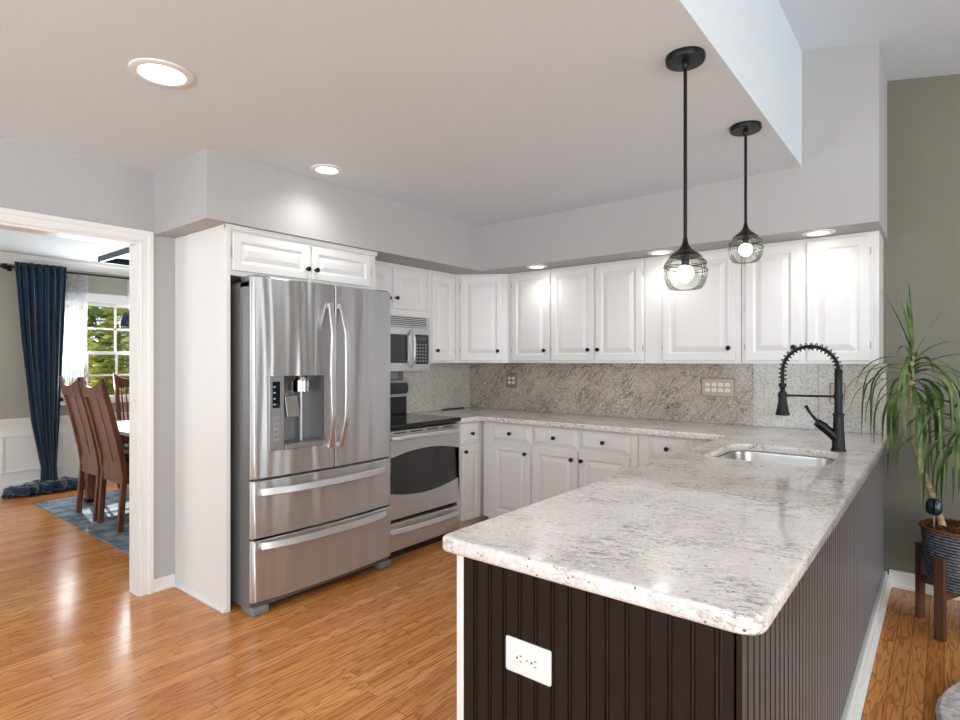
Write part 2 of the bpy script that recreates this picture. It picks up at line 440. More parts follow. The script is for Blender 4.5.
# panel of painted wall behind the range
# doorway casing and jamb
def casing(b, x, sgn):
    prof = [(0, 0), (0, .012), (.004, .016), (.012, .016), (.016, .012), (.040, .014), (.048, .021), (.070, .022), (.070, 0)]
    rings = []
    for k in range(4):
        rg = []
        for o, t in prof:
            yy = -.55 - o if k < 2 else 1.37 + o
            rg.append((x + sgn * t, yy, 0 if k in (0, 3) else 2.06 + o))
        rings.append(rg)
    b.loft(rings)
b = MB(); casing(b, XW, 1); casing(b, XW - .112, -1)
b.box(XW - .116, XW + .004, 1.360, 1.374, 0, 2.048).box(XW - .116, XW + .004, -.552, 1.374, 2.048, 2.063).box(XW - .116, XW + .004, -.552, -.538, 0, 2.048)
struct(b.build('trim_1', M_TRIM))
# baseboards
struct(MB().box(XW, XW + .014, 1.444, 1.566, 0, .075).box(XW, XW + .02, 1.444, 1.566, 0, .02).build('baseboard_left', M_TRIM, bevel=.003))
struct(MB().box(-.262, 3.6, YB - .014, YB, 0, .10).box(-.262, 3.6, YB - .02, YB, 0, .085).box(-.262, 3.6, YB - .034, YB, 0, .02).build('baseboard_back', M_TRIM, bevel=.004))
# windows of the living room (behind the camera)
def window_frame(name, axis, a0, a1, z0, z1, pos, depth, nx, nz):
    b = MB(); w = .05
    def bx(p0, p1, q0, q1, d=depth):
        if axis == 'y': b.box(pos - d, pos + d, p0, p1, q0, q1)
        else: b.box(p0, p1, pos - d, pos + d, q0, q1)
    bx(a0, a0 + w, z0, z1); bx(a1 - w, a1, z0, z1); bx(a0, a1, z0, z0 + w); bx(a0, a1, z1 - w, z1)
    for i in range(1, nx): c = a0 + (a1 - a0) * i / nx; bx(c - .015, c + .015, z0, z1, depth * .6)
    for i in range(1, nz): c = z0 + (z1 - z0) * i / nz; bx(a0, a1, c - .015, c + .015, depth * .6)
    return struct(b.build(name, M_TRIM))
window_frame('window_2', 'x', -3.15, -1.45, .55, 2.45, -3.56, .03, 3, 2)
window_frame('window_3', 'x', -.2, 1.7, .2, 2.3, -3.56, .03, 2, 1)
window_frame('window_4', 'y', -2.9, -.3, .65, 2.35, 3.67, .03, 4, 2)
window_frame('window_5', 'y', 2.55, 3.85, .65, 2.35, 3.67, .03, 2, 2)

# dining room shell
XD, ZD = -7.45, 2.46
WY0, WY1, WZ0, WZ1 = 2.0, 2.96, .93, 2.03
b = MB()
b.box(XD - .15, XD, -1.2, WY0, 0, 2.6).box(XD - .15, XD, WY1, 4.45, 0, 2.6).box(XD - .15, XD, WY0, WY1, 0, WZ0).box(XD - .15, XD, WY0, WY1, WZ1, 2.6)
struct(b.build('wall_dining_far', M_DINING))
struct(MB().box(XD - .15, XW - .112, YB, YB + .14, 0, 2.6).build('wall_dining_back', M_DINING))
struct(MB().box(XD - .15, XW - .112, -1.34, -1.2, 0, 2.6).build('wall_dining_front', M_DINING))
struct(MB().box(XD - .15, XW - .112, -1.34, YB + .14, ZD, 2.6).build('ceiling_dining', M_CEIL))
# crown moulding
b = MB()
prof = [(0, -.095), (.012, -.095), (.018, -.08), (.03, -.06), (.055, -.03), (.07, -.018), (.082, -.012), (.085, 0), (0, 0)]
b.loft([[(XD + a, y, ZD + z) for a, z in prof] for y in (-1.2, YB)])
struct(b.build('trim_2', M_TRIM))
# wainscot, chair rail, picture-frame mouldings
b = MB()
b.box(XD, XD + .008, -1.2, WY0 - .09, .0, .77).box(XD, XD + .008, WY1 + .09, YB, 0, .77).box(XD, XD + .008, WY0 - .09, WY1 + .09, 0, .77)
b.box(XD, XD + .03, -1.2, YB, .75, .775).box(XD, XD + .022, -1.2, YB, .725, .75).box(XD, XD + .014, -1.2, YB, .70, .725)
b.box(XD, XD + .018, -1.2, YB, 0, .13).box(XD, XD + .024, -1.2, YB, 0, .11)
for (q0, q1) in ((-.9, -.25), (-.1, .45), (.6, 1.35), (1.50, 2.05), (2.2, 2.8), (2.95, 3.6)):
    for (a0, a1, c0, c1) in ((q0, q1, .585, .61), (q0, q1, .22, .245), (q0, q0 + .025, .245, .585), (q1 - .025, q1, .245, .585)):
        b.box(XD + .008, XD + .02, a0, a1, c0, c1)
struct(b.build('trim_3', M_TRIM, bevel=.003))
# dining window: casing, two sashes with grilles, panes
b = MB()
for o, t in ((.075, .02),):
    b.box(XD, XD + t, WY0 - o, WY0, WZ0 - .02, WZ1 + o).box(XD, XD + t, WY1, WY1 + o, WZ0 - .02, WZ1 + o).box(XD, XD + t + .004, WY0 - o, WY1 + o, WZ1, WZ1 + o)
    b.box(XD, XD + .03, WY0 - o - .01, WY1 + o + .01, WZ1 + o, WZ1 + o + .02)
b.box(XD - .15, XD + .05, WY0 - .09, WY1 + .09, WZ0 - .04, WZ0)
zm = (WZ0 + WZ1) / 2 - .02
def sash(xc, z0, z1):
    w = .04
    b.box(xc - .02, xc + .02, WY0, WY0 + w, z0, z1).box(xc - .02, xc + .02, WY1 - w, WY1, z0, z1)
    b.box(xc - .02, xc + .02, WY0, WY1, z0, z0 + w).box(xc - .02, xc + .02, WY0, WY1, z1 - w, z1)
    for yy in (2.267, 2.562): b.box(xc - .008, xc + .008, yy - .011, yy + .011, z0, z1)
    zz = (z0 + z1) / 2; b.box(xc - .008, xc + .008, WY0, WY1, zz - .011, zz + .011)
sash(XD - .07, zm - .02, WZ1); sash(XD - .03, WZ0, zm + .02)
win = struct(b.build('window_1', M_TRIM))
p = MB().box(XD - .072, XD - .069, WY0 + .03, WY1 - .03, zm, WZ1 - .03).box(XD - .032, XD - .029, WY0 + .03, WY1 - .03, WZ0 + .03, zm).build('pane', M_PANE, win)
# ground outside
struct(MB().box(-30, -7.62, -12, 16, -.5, -.35).build('ground_outside', M_LAWN))

# ------------------------------------------------------------------ cabinet builders
def door_mesh(w, h, t=.02, fw=.055, raised=.03):
    """raised-panel door in local XZ, centred, back at y=0, front towards -y"""
    hw, hh = w / 2, h / 2
    def ring(i, d): return [(-hw + i, -d, -hh + i), (hw - i, -d, -hh + i), (hw - i, -d, hh - i), (-hw + i, -d, hh - i)]
    k = min(w, h) / 2 - .012
    fw = min(fw, k * .55); rs = min(raised, (k - fw) * .6)
    rr = [ring(0, 0), ring(0, t - .003), ring(.003, t), ring(fw - .008, t), ring(fw, t - .004), ring(fw + .003, t - .011),
          ring(fw + .010, t - .011), ring(fw + .010 + rs, t - .002), ring(fw + .012 + rs, t - .0015)]
    return MB().loft(rr)
def drawer_mesh(w, h, t=.02):
    hw, hh = w / 2, h / 2
    def ring(i, d): return [(-hw + i, -d, -hh + i), (hw - i, -d, -hh + i), (hw - i, -d, hh - i), (-hw + i, -d, hh - i)]
    e = min(.03, h * .24)
    return MB().loft([ring(0, 0), ring(0, t * .45), ring(.002, t * .5), ring(.006, t * .5), ring(e, t * .95), ring(e + .003, t)])
def knob(parent, x, z, y=-.02, r=.0155):
    mx = Matrix.Translation((x, y, z)) @ Matrix.Rotation(radians(90), 4, 'X')
    MB().lathe([(.009, 0), (.0085, .004), (.0055, .007), (.0055, .013), (r * .85, .017), (r, .021), (r * .95, .026), (r * .6, .030), (.001, .031)], 18, mx).build('knob', M_KNOB, parent, smooth=True)
def add_door(root, cx, cz, w, h, kx=None, kz=None, y=0.0, hinge=0):
    d = door_mesh(w, h).build('door', M_CAB, root); d.location = (cx, y, cz)
    if kx is not None: knob(d, kx - cx, kz - cz)
    if hinge:
        for zz in (h / 2 - .09, -h / 2 + .09):
            MB().cyl((hinge * (w / 2 + .004), -.012, zz - .02), (hinge * (w / 2 + .004), -.012, zz + .02), .004, seg=8).build('hinge', M_BEIGEPL, d)
    return d
def add_drawer(root, cx, cz, w, h, kx=None):
    d = drawer_mesh(w, h).build('drawer', M_CAB, root); d.location = (cx, 0, cz)
    knob(d, (kx if kx is not None else cx) - cx, 0)
    return d
def cabinet(name, label, loc, rz, w, d, z0, z1, toe=False):
    """root at the front-left foot of the unit; body extends to local +y, front at local y=0"""
    r = thing(name, label, 'cabinet', loc, rz)
    b = MB()
    if toe: b.box(0, w, 0, d, .1, z1).box(0, w, .06, d, 0, .1)
    else: b.box(0, w, 0, d, z0, z1)
    b.build('body', M_CAB, r, bevel=.0015)
    return r

R90 = pi / 2
# --- upper cabinets along the back wall (front plane y = 4.0)
UB, UT = 1.352, 2.117
def upper(x0, x1, doors, label):
    r = cabinet('wall_cabinet', label, (x0, 4.0, 0), 0, x1 - x0 - .002, YB - 4.003, UB, UT)
    for (a, c, kx) in doors:
        add_door(r, (a + c) / 2 - x0, (1.371 + 2.095) / 2, c - a, 2.095 - 1.371, None if kx is None else kx - x0, 1.455, hinge=(-1 if kx and kx > (a + c) / 2 else 1))
    return r
upper(-2.905, -2.478, [(-2.862, -2.486, -2.53)], 'white wall cabinet with one raised-panel door, right of the corner cabinet')
upper(-2.476, -1.690, [(-2.470, -2.090, -2.132), (-2.074, -1.703, -2.05)], 'white wall cabinet with two doors and paired knobs above the back counter')
upper(-1.688, -1.030, [(-1.552, -1.066, -1.103)], 'white wall cabinet with a single wide door behind the two pendant lamps')
upper(-1.028, -.288, [(-1.003, -.690, -.722), (-.652, -.334, -.622)], 'white wall cabinet with two doors above the faucet, at the right end of the row')
# end panel on the right of the row (seen edge-on)
# --- diagonal corner cabinet
a, c = Vector((-3.29, 3.752, 0)), Vector((-2.908, 4.0, 0))
dr = (c - a); ln = dr.length; ang = math.atan2(dr.y, dr.x)
r = thing('corner_cabinet', 'white corner wall cabinet with an angled raised-panel door', 'cabinet', a, ang)
inv = Matrix.Rotation(-ang, 4, 'Z') @ Matrix.Translation(-a)
foot = [(-3.29, 3.752), (-2.908, 4.0), (-2.908, YB - .003), (XW + .003, YB - .003), (XW + .003, 3.752)]
MB().loft([[(x, y, z) for x, y in foot] for z in (UB, UT)], mx=inv).build('body', M_CAB, r, bevel=.0015)
add_door(r, ln * .49, (1.371 + 2.095) / 2, ln * .80, 2.095 - 1.371, ln * .80, 1.455, hinge=-1)
# --- uppers along the left wall (front plane x = -3.29, fronts face +x)
def lupper(y0, y1, z0, doors, label, name='wall_cabinet', front=-3.29, ztop=UT):
    r = cabinet(name, label, (front, y0, 0), R90, y1 - y0 - .002, front - XW, z0, ztop)
    for (a, c, q0, q1, kx, kz) in doors:
        add_door(r, (a + c) / 2 - y0, (q0 + q1) / 2, c - a, q1 - q0, kx - y0, kz, hinge=(-1 if kx > (a + c) / 2 else 1))
    return r
lupper(3.405, 3.750, UB, [(3.445, 3.715, 1.371, 2.085, 3.485, 1.455)], 'narrow white wall cabinet between the microwave and the corner cabinet')
lupper(2.646, 3.403, 1.722, [(2.672, 2.985, 1.772, 2.085, 2.955, 1.845), (3.008, 3.368, 1.772, 2.085, 3.034, 1.852)], 'short white wall cabinet mounted above the microwave')
# --- cabinet above the fridge
r = lupper(1.600, 2.640, 1.842, [(1.608, 2.098, 1.868, 2.076, 2.078, 1.93), (2.118, 2.585, 1.872, 2.076, 2.14, 1.93)],
           'wide white cabinet with two low doors above the stainless fridge', front=-3.05)
MB().box(-.03, 1.045, -.012, .006, 2.090, 2.1175).box(-.03, 1.045, -.018, .006, 2.104, 2.1175).build('crown_strip', M_CAB, r, bevel=.003)
# --- tall end panel left of the fridge
t = thing('end_panel', 'tall white end panel standing between the doorway and the fridge', 'panel', (XW, 1.57, 0))
MB().box(0, XW * -1 - 3.038, 0, .028, 0, 2.1175).build('panel', M_CAB, t, bevel=.002)
MB().box(0.015, .612, -.014, 0, 0, .018).box(.015, .612, -.009, 0, .018, .026).build('shoe_moulding', M_TRIM, t, bevel=.004)

# --- base cabinets
BT = .879
def base(x0, x1, fronts, label):
    r = cabinet('base_cabinet', label, (x0, 3.70, 0), 0, x1 - x0 - .002, YB - 3.703, 0, BT, toe=True)
    for (a, c, kd, kk) in fronts:
        add_drawer(r, (a + c) / 2 - x0, .798, c - a, .138)
        add_door(r, (a + c) / 2 - x0, .418, c - a, .588, kk - x0, .652)
    return r
base(-2.945, -2.455, [(-2.842, -2.472, 0, -2.512)], 'white base cabinet with one drawer over one door in the inner corner of the counter')
base(-2.453, -1.610, [(-2.448, -2.062, 0, -2.105), (-2.046, -1.664, 0, -2.025)], 'white base cabinet with two drawers over two doors under the back counter')
base(-1.608, -1.235, [(-1.530, -1.272, 0, -1.31)], 'white base cabinet with one small drawer partly behind the island counter')
base(-1.233, -.99, [(-1.19, -1.03, 0, -1.17)], 'white base cabinet corner mostly hidden where back counter meets island')
# left run, narrow cabinet between the range and the corner
r = cabinet('base_cabinet', 'narrow white base cabinet between the range and the counter corner', (-2.965, 3.408, 0), R90, .895, .68, 0, BT, toe=True)
add_drawer(r, .137, .790, .232, .160)
add_door(r, .137, .395, .232, .585, .055, .652)

# ------------------------------------------------------------------ countertop, backsplash
ZT = .92
loop = []
def arc(cx, cy, r, a0, a1, n=6):
    for i in range(n + 1):
        t = radians(a0 + (a1 - a0) * i / n); loop.append((cx + r * cos(t), cy + r * sin(t)))
loop.append((-3.60, 3.408)); loop.append((-2.93, 3.408))
arc(-2.90, 3.61, .03, 180, 90)              # inner corner, left
arc(-1.05, 3.61, .03, 90, 0)               # inner corner, island
arc(-.990, 1.122, .03, 180, 270)             # island near-left
arc(-.292, 1.135, .045, 270, 360)            # island near-right
loop.append((-.247, YB - .002)); loop.append((-3.60, YB - .002))
hole = rrect(-.893, -.392, 2.797, 3.348, [.13, .10, .10, .13], 8)
wt = plate('worktop', [loop, hole], .02, .011, M_GRANITE, Matrix.Translation((0, 0, ZT - .02)), res=3)
tag(wt, 'pale speckled granite worktop running along the back wall and over the island', 'countertop')
sp = [(-3.5745, -1.030, M_SPLASH, 'grey-beige veined granite backsplash slab left of the faucet behind the back counter'),
      (-1.028, -.638, M_SPLASHL, 'pale granite backsplash slab directly behind the faucet arch'),
      (-.636, -.275, M_SPLASHL, 'pale granite backsplash slab at the right end, behind the faucet post and plant')]
for a, c, m, lab in sp:
    tag(MB().box(a, c, YB - .022, YB - .001, ZT + .001, UB - .001).build('backsplash', m, bevel=.001), lab, 'backsplash', 'granite backsplash slabs')
tag(MB().box(XW, -3.575, 3.40, YB - .024, ZT + .001, UB - .001).build('backsplash', M_SPLASHL, bevel=.001), 'pale speckled granite backsplash slab on the left wall beside the range', 'backsplash', 'granite backsplash slabs')
tag(MB().cyl((-3.545, 3.86, ZT + .007), (-3.55, 4.16, ZT + .007), .006, seg=10).build('black_rod', M_DKPLASTIC, smooth=True), 'thin black rod lying on the counter in the back corner', 'rod')

# ------------------------------------------------------------------ island / peninsula
pen = thing('island_cabinet', 'kitchen island base with dark beadboard panels and white corner trim', 'cabinet', (-.62, 1.13, 0))
inv = Matrix.Translation((.62, -1.13, 0))
b = MB()
b.box(-.966, -.314, 1.142, 2.72, .10, .879, inv).box(-.966, -.314, 2.72, 3.43, .10, .64, inv).box(-.966, -.314, 3.43, YB - .003, .10, .879, inv)
b.box(-.90, -.314, 1.142, YB - .003, 0, .10, inv)
b.build('body', M_CAB, pen)
MB().box(-.987, -.9645, 1.128, 3.64, 0, .879, inv).build('corner_trim', M_TRIM, pen, bevel=.002)
def beadboard(u0, u1, pitch=.0455):
    pts = []; u = u0
    while u < u1 - .001:
        e = min(u + pitch, u1)
        for du, d in ((0, 0), (pitch - .0125, 0), (pitch - .0115, -.0035), (pitch - .0095, -.0035), (pitch - .0085, -.0008), (pitch - .0065, 0), (pitch - .0045, -.0008), (pitch - .0035, -.0035), (pitch - .0012, -.0035)):
            if u + du < e - 1e-5 or du == 0: pts.append((u + du, d))
        u += pitch
    pts.append((u1, 0))
    return pts
pts = beadboard(-.964, -.300)
MB().loft([[(x, 1.13 - d, z) for x, d in pts] + [(-.300, 1.143, z), (-.964, 1.143, z)] for z in (0, .8795)], mx=inv).build('end_panel', M_DARKPANEL, pen)
pts = beadboard(1.130, YB - .003)
MB().loft([[(-.290 + d, y, z) for y, d in pts] + [(-.304, YB - .003, z), (-.304, 1.130, z)] for z in (0, .8795)], mx=inv).build('side_panel', M_DARKPANEL, pen)
b = MB().box(-.291, -.270, 1.13, YB - .002, 0, .085, inv).box(-.291, -.262, 1.13, YB - .002, 0, .068, inv).box(-.291, -.248, 1.13, YB - .002, 0, .02, inv)
b.build('baseboard', M_TRIM, pen, bevel=.004)

def receptacle(parent, mx, m):
    """a pair of vertical slots and a round ground hole on an oval face, in local XZ facing -y"""
    r = MB().loft([[(x, -d, z) for x, z in rrect(-.0165, .0165, -.0135, .0135, .010, 4)] for d in (0, .0025)], mx=mx).build('receptacle', m, parent)
    b = MB()
    b.box(-.0075, -.0055, -.0032, -.0026, .001, .0075, mx).box(.0055, .0075, -.0032, -.0026, .0015, .007, mx)
    b.lathe([(.0026, 0), (.0026, .0007)], 10, mx @ Matrix.Translation((0, -.0025, -.006)) @ Matrix.Rotation(radians(90), 4, 'X'))
    b.build('slots', M_SLOT, r)
# white double outlet, mounted sideways on the island end
t = thing('outlet', 'white duplex outlet mounted sideways on the dark island end panel', 'outlet', (-.763, 1.1295, .667))
MB().loft([[(x, -d, z) for x, z in rrect(-.0635 + i, .0635 - i, -.0405 + i, .0405 - i, .004, 3)] for d, i in ((0, 0), (.004, 0), (.0065, .004))]).build('plate', M_WHITEPL, t)
for dx in (-.0205, .0205):
    receptacle(t, Matrix.Translation((dx, -.0062, 0)) @ Matrix.Rotation(radians(90), 4, 'Y'), M_WHITEPL)
MB().lathe([(.0028, 0), (.0026, .001)], 10, Matrix.Translation((0, -.0062, 0)) @ Matrix.Rotation(radians(90), 4, 'X')).build('screw', M_SILVERPL, t)
def wall_plate(label, x, z, w, h, n, kind, mp, mi):
    t = thing('outlet' if kind != 'switch' else 'light_switch', label, 'outlet' if kind != 'switch' else 'switch', (x, YB - .0225, z))
    MB().loft([[(a, -d, c) for a, c in rrect(-w / 2 + i, w / 2 - i, -h / 2 + i, h / 2 - i, .004, 3)] for d, i in ((0, 0), (.004, 0), (.007, .005))]).build('plate', mp, t)
    MB().box(-w / 2 - .003, w / 2 + .003, -.003, .0005, -h / 2 - .003, h / 2 + .003).build('gasket', M_GASKET, t)
    for k in range(n):
        cx = (k - (n - 1) / 2) * .046
        if kind == 'outlet':
            for dz in (.0195, -.0195): receptacle(t, Matrix.Translation((cx, -.0068, dz)), mi)
        else:
            MB().loft([[(a + cx, -d, c) for a, c in rrect(-.0165 + i, .0165 - i, -.033 + i, .033 - i, .003, 2)] for d, i in ((.0065, 0), (.0095, 0), (.011, .003))]).build('rocker', mi, t)
wall_plate('taupe double outlet plate on the granite splash near the corner', -3.080, 1.191, .112, .124, 2, 'outlet', M_TAUPEPL, M_WHITEPL)
wall_plate('wide beige four-gang outlet plate on the granite splash', -1.265, 1.180, .222, .128, 4, 'outlet', M_BEIGEPL, M_WHITEPL)
wall_plate('small beige switch plate on the splash behind the faucet post', -.530, 1.163, .078, .128, 1, 'switch', M_BEIGEPL, mat('peach_rocker', lin(226, 196, 172), .4))

# ------------------------------------------------------------------ sink and faucet
t = thing('kitchen_sink', 'undermount stainless steel sink set into the island worktop', 'sink', (-.642, 3.072, .68))
rings = []
for (i, z) in ((-.02, .2), (-.004, .199), (-.002, .19), (.004, .06), (.02, .025), (.05, .008), (.09, .003)):
    r = max(.03, .125 - i)
    rings.append([(x + .642, y - 3.072, z) for x, y in rrect(-.893 + i, -.392 - i, 2.797 + i, 3.348 - i, r, 8)])
MB().loft(rings, caps=False).build('bowl', M_SINK, t, smooth=True)
MB().loft([[(x + .642, y - 3.072, z) for x, y in rrect(-.893 + .09, -.392 - .09, 2.797 + .09, 3.348 - .09, .05, 8)] for z in (.0015, .003)]).build('bowl_floor', M_SINK, t)
MB().lathe([(.045, .0032), (.044, .006), (.030, .0055), (.028, .0035)], 24).build('drain', M_CHROME, t, smooth=True)

FX, FY = -.412, 3.372
t = thing('faucet', 'black spring-neck kitchen faucet standing at the back of the sink', 'faucet', (FX, FY, ZT))
dv = Vector((-.97, -.24, 0)).normalized()
MB().lathe([(.034, 0), (.034, .006), (.030, .012), (.029, .03), (.025, .10), (.0225, .175), (.0265, .178), (.0265, .186), (.019, .19), (.0175, .30), (.0175, .40), (.0145, .405), (.0145, .41)], 28).build('post', M_BLACK, t, smooth=True)
R = .124
def archpt(s):
    if s < 0: return Vector((0, 0, .40 + s + .0))
    if s <= pi: return dv * (R - R * cos(s)) + Vector((0, 0, .40 + R * sin(s)))
    return dv * (2 * R) + Vector((0, 0, .40 - (s - pi) * R))
path = [archpt(pi * 1.22 * i / 44) for i in range(45)]
MB().tube(path, .0088, 12).build('hose', M_BLACK, t, smooth=True)
turns = 21; n = turns * 14; hel = []; side = dv.cross(Vector((0, 0, 1))).normalized()
for i in range(n + 1):
    s = -.0 + pi * 1.14 * i / n
    p0 = archpt(s); p1 = archpt(s + .01); tg = (p1 - p0).normalized(); nr = side.cross(tg).normalized()
    ph = 2 * pi * turns * i / n
    hel.append(p0 + (nr * cos(ph) + side * sin(ph)) * .0180)
MB().tube(hel, .0024, 6).build('spring_coil', M_BLACK, t, smooth=True)
e = dv * (2 * R)
MB().lathe([(.017, .335), (.019, .33), (.019, .318), (.013, .312), (.012, .30)], 20, Matrix.Translation(e)).build('hose_collar', M_BLACK, t, smooth=True)
MB().lathe([(.0125, .315), (.012, .295), (.019, .29), (.0195, .25), (.022, .235), (.030, .188), (.034, .176), (.034, .170), (.028, .168)], 24, Matrix.Translation(e)).build('spray_head', M_BLACK, t, smooth=True)
MB().tube([(0, 0, .272), e * .93 + Vector((0, 0, .272))], .006, 10).lathe([(.021, .258), (.021, .286)], 22).lathe([(.0225, .262), (.0225, .282)], 20, Matrix.Translation(e)).build('support_arm', M_BLACK, t, smooth=True)
lv = Vector((-.93, -.36, 0)).normalized()
b = MB().tube([Vector((0, 0, .05)), lv * .03 + Vector((0, 0, .085)), lv * .075 + Vector((0, 0, .125))], [.024, .023, .022], 16)
b.build('valve_body', M_BLACK, t, smooth=True)
b = MB().tube([lv * .062 + Vector((0, 0, .115)), lv * .098 + Vector((0, 0, .142))], [.025, .020], 16)
b.tube([lv * .085 + Vector((0, 0, .135)), lv * .125 + Vector((0, 0, .185)), lv * .142 + Vector((0, 0, .215))], [.008, .0065, .008], 10)
b.sphere(lv * .143 + Vector((0, 0, .217)), .0095, 12, 8)
b.build('lever_handle', M_BLACK, t, smooth=True)

# ------------------------------------------------------------------ fridge
FRY0, FRY1 = 1.632, 2.626
t = thing('fridge', 'stainless steel french-door fridge with two bottom freezer drawers and water dispenser', 'fridge', (-3.2, (FRY0 + FRY1) / 2, 0), R90)
FC = (FRY0 + FRY1) / 2; HW = (FRY1 - FRY0) / 2
# local: x = world y - FC ; -y = world +x (front). front plane world x=-2.86 -> local y=-(−2.86+3.2)=-.34
def fl(wx): return -(wx + 3.2)
def fx(u):  # convex front
    return fl(-2.872 + .027 * (1 - (u / HW) ** 2))
b = MB()
yb, yc, yf = fl(-3.60), fl(-3.00), fl(-2.905)
b.box(-HW, HW, yc, yb, .03, 1.80)
b.box(-HW, -HW + .03, yf, yc, .03, 1.80).box(HW - .03, HW, yf, yc, .03, 1.80).box(-HW, HW, yf, yc, 1.77, 1.80).box(-HW + .03, HW - .03, yf, yc, .03, .07).box(-HW + .03, HW - .03, yf + .005, yc, .70, .74)
b.build('case', M_FRSIDE, t, bevel=.003)
def front(b, u0, u1, z0, z1, n=18, hole=None, er=.012):
    """convex slab with rounded outer edges; hole=(u0,u1,z0,z1)"""
    us = [u0 + (u1 - u0) * i / n for i in range(n + 1)]
    us += [u0 + .0008, u0 + .003, u0 + .007, u0 + .013, u0 + .02, u1 - .0008, u1 - .003, u1 - .007, u1 - .013, u1 - .02]
    zs = [z0, z0 + .004, z1 - .004, z1]
    if hole: us += [hole[0], hole[1]]; zs += [hole[2], hole[3]]
    us = sorted(set(round(u, 5) for u in us)); zs = sorted(set(round(z, 5) for z in zs))
    yb_ = fl(-2.902)
    def yy(u, z):
        y = fx(u)
        du = min(u - u0, u1 - u); dz = min(z - z0, z1 - z)
        ro = .020 if (abs(u0) > .4 and u - u0 < .021) or (abs(u1) > .4 and u1 - u < .021) else .006
        if du < ro: y += ro - sqrt(max(0, ro * ro - (ro - du) ** 2))
        if dz < .0035: y += .004
        return y
    k = len(b.v); nu, nz = len(us), len(zs)
    b.v += [(u, yy(u, z), z) for z in zs for u in us]
    for j in range(nz - 1):
        for i in range(nu - 1):
            if hole and hole[0] - 1e-6 <= us[i] and us[i + 1] <= hole[1] + 1e-6 and hole[2] - 1e-6 <= zs[j] and zs[j + 1] <= hole[3] + 1e-6: continue
            b.f.append((k + j * nu + i, k + j * nu + i + 1, k + (j + 1) * nu + i + 1, k + (j + 1) * nu + i))
    # rim back to the case
    rim = [(i, 0) for i in range(nu)] + [(nu - 1, j) for j in range(1, nz)] + [(i, nz - 1) for i in range(nu - 2, -1, -1)] + [(0, j) for j in range(nz - 2, 0, -1)]
    fr = [k + j * nu + i for i, j in rim]; q = len(b.v)
    b.v += [(us[i], yb_, zs[j]) for i, j in rim]
    m = len(rim)
    for i in range(m): b.f.append((fr[i], q + i, q + (i + 1) % m, fr[(i + 1) % m]))
    if not hole: b.f.append(tuple(q + i for i in range(m)))
    return b
def U(wy): return wy - FC
SPL = 2.146
hole = (U(1.806), U(2.068), .885, 1.282)
dl = front(MB(), -HW, U(SPL) - .0025, .735, 1.825, 22, (U(1.714), hole[1], .879, 1.287)).build('door', M_STEEL, t, smooth=True)
drr = front(MB(), U(SPL) + .0025, HW, .735, 1.825, 18).build('door', M_STEEL, t, smooth=True)
d1 = front(MB(), -HW, HW, .415, .722, 26).build('freezer_drawer', M_STEEL, t, smooth=True)
d2 = front(MB(), -HW, HW, .072, .402, 26).build('freezer_drawer', M_STEEL, t, smooth=True)
# dispenser: surround, recess, control strip, spout, paddle, tray
h0, h1, hz0, hz1 = U(1.714), hole[1], .879, 1.287
yr = fl(-2.985); ysf = fx(U(1.9)) - .001
s0 = U(1.806)
b = MB()
b.add([(s0, ysf, hz0), (h1, ysf, hz0), (h1, ysf, hz1), (s0, ysf, hz1), (s0, yr, hz0), (h1, yr, hz0), (h1, yr, hz1), (s0, yr, hz1)],
      [(0, 1, 5, 4), (1, 2, 6, 5), (2, 3, 7, 6), (3, 0, 4, 7), (4, 5, 6, 7)])
disp = b.build('dispenser', mat('dispenser_grey', lin(140, 141, 142), .32, .5), dl)
b = MB().box(h0, s0, ysf - .004, yr, hz0, hz1); b.build('control_strip', mat('brushed_control', lin(170, 172, 174), .28, .8), disp, bevel=.004)
MB().box(U(1.733), U(1.779), ysf - .0052, ysf - .003, 1.112, 1.257).build('display', M_BLKGLASS, disp)
b = MB()
for k in range(4): b.box(U(1.738), U(1.752), ysf - .0056, ysf - .005, 1.128 + k * .032, 1.136 + k * .032)
b.build('display_icons', M_LED, disp)
b = MB()
for k in range(5): b.box(U(1.738) , U(1.774), ysf - .006, ysf - .0035, .93 + k * .030, .947 + k * .030)
b.build('buttons', M_SILVERPL, disp, bevel=.001)
b = MB().lathe([(.052, 0), (.052, .062), (.040, .066), (.034, .09)], 26, Matrix.Translation((U(1.950), fl(-2.905), 1.195))); b.build('spout', M_CHROME, disp, smooth=True)
MB().box(-.042, .042, -.006, .006, -.062, .062, Matrix.Translation((U(1.900), fl(-2.918), 1.110)) @ Matrix.Rotation(radians(-12), 4, 'X')).build('paddle', M_CHROME, disp, bevel=.005)
MB().cyl((U(1.985), fl(-2.955), .90), (U(1.985), fl(-2.955), 1.195), .013).build('water_tube', M_SILVERPL, disp, smooth=True)
MB().box(s0 + .002, h1 - .002, ysf - .012, yr, hz0 - .002, hz0 + .028).build('drip_tray', mat('tray_steel', lin(168, 168, 168), .3, .8), disp, bevel=.005)
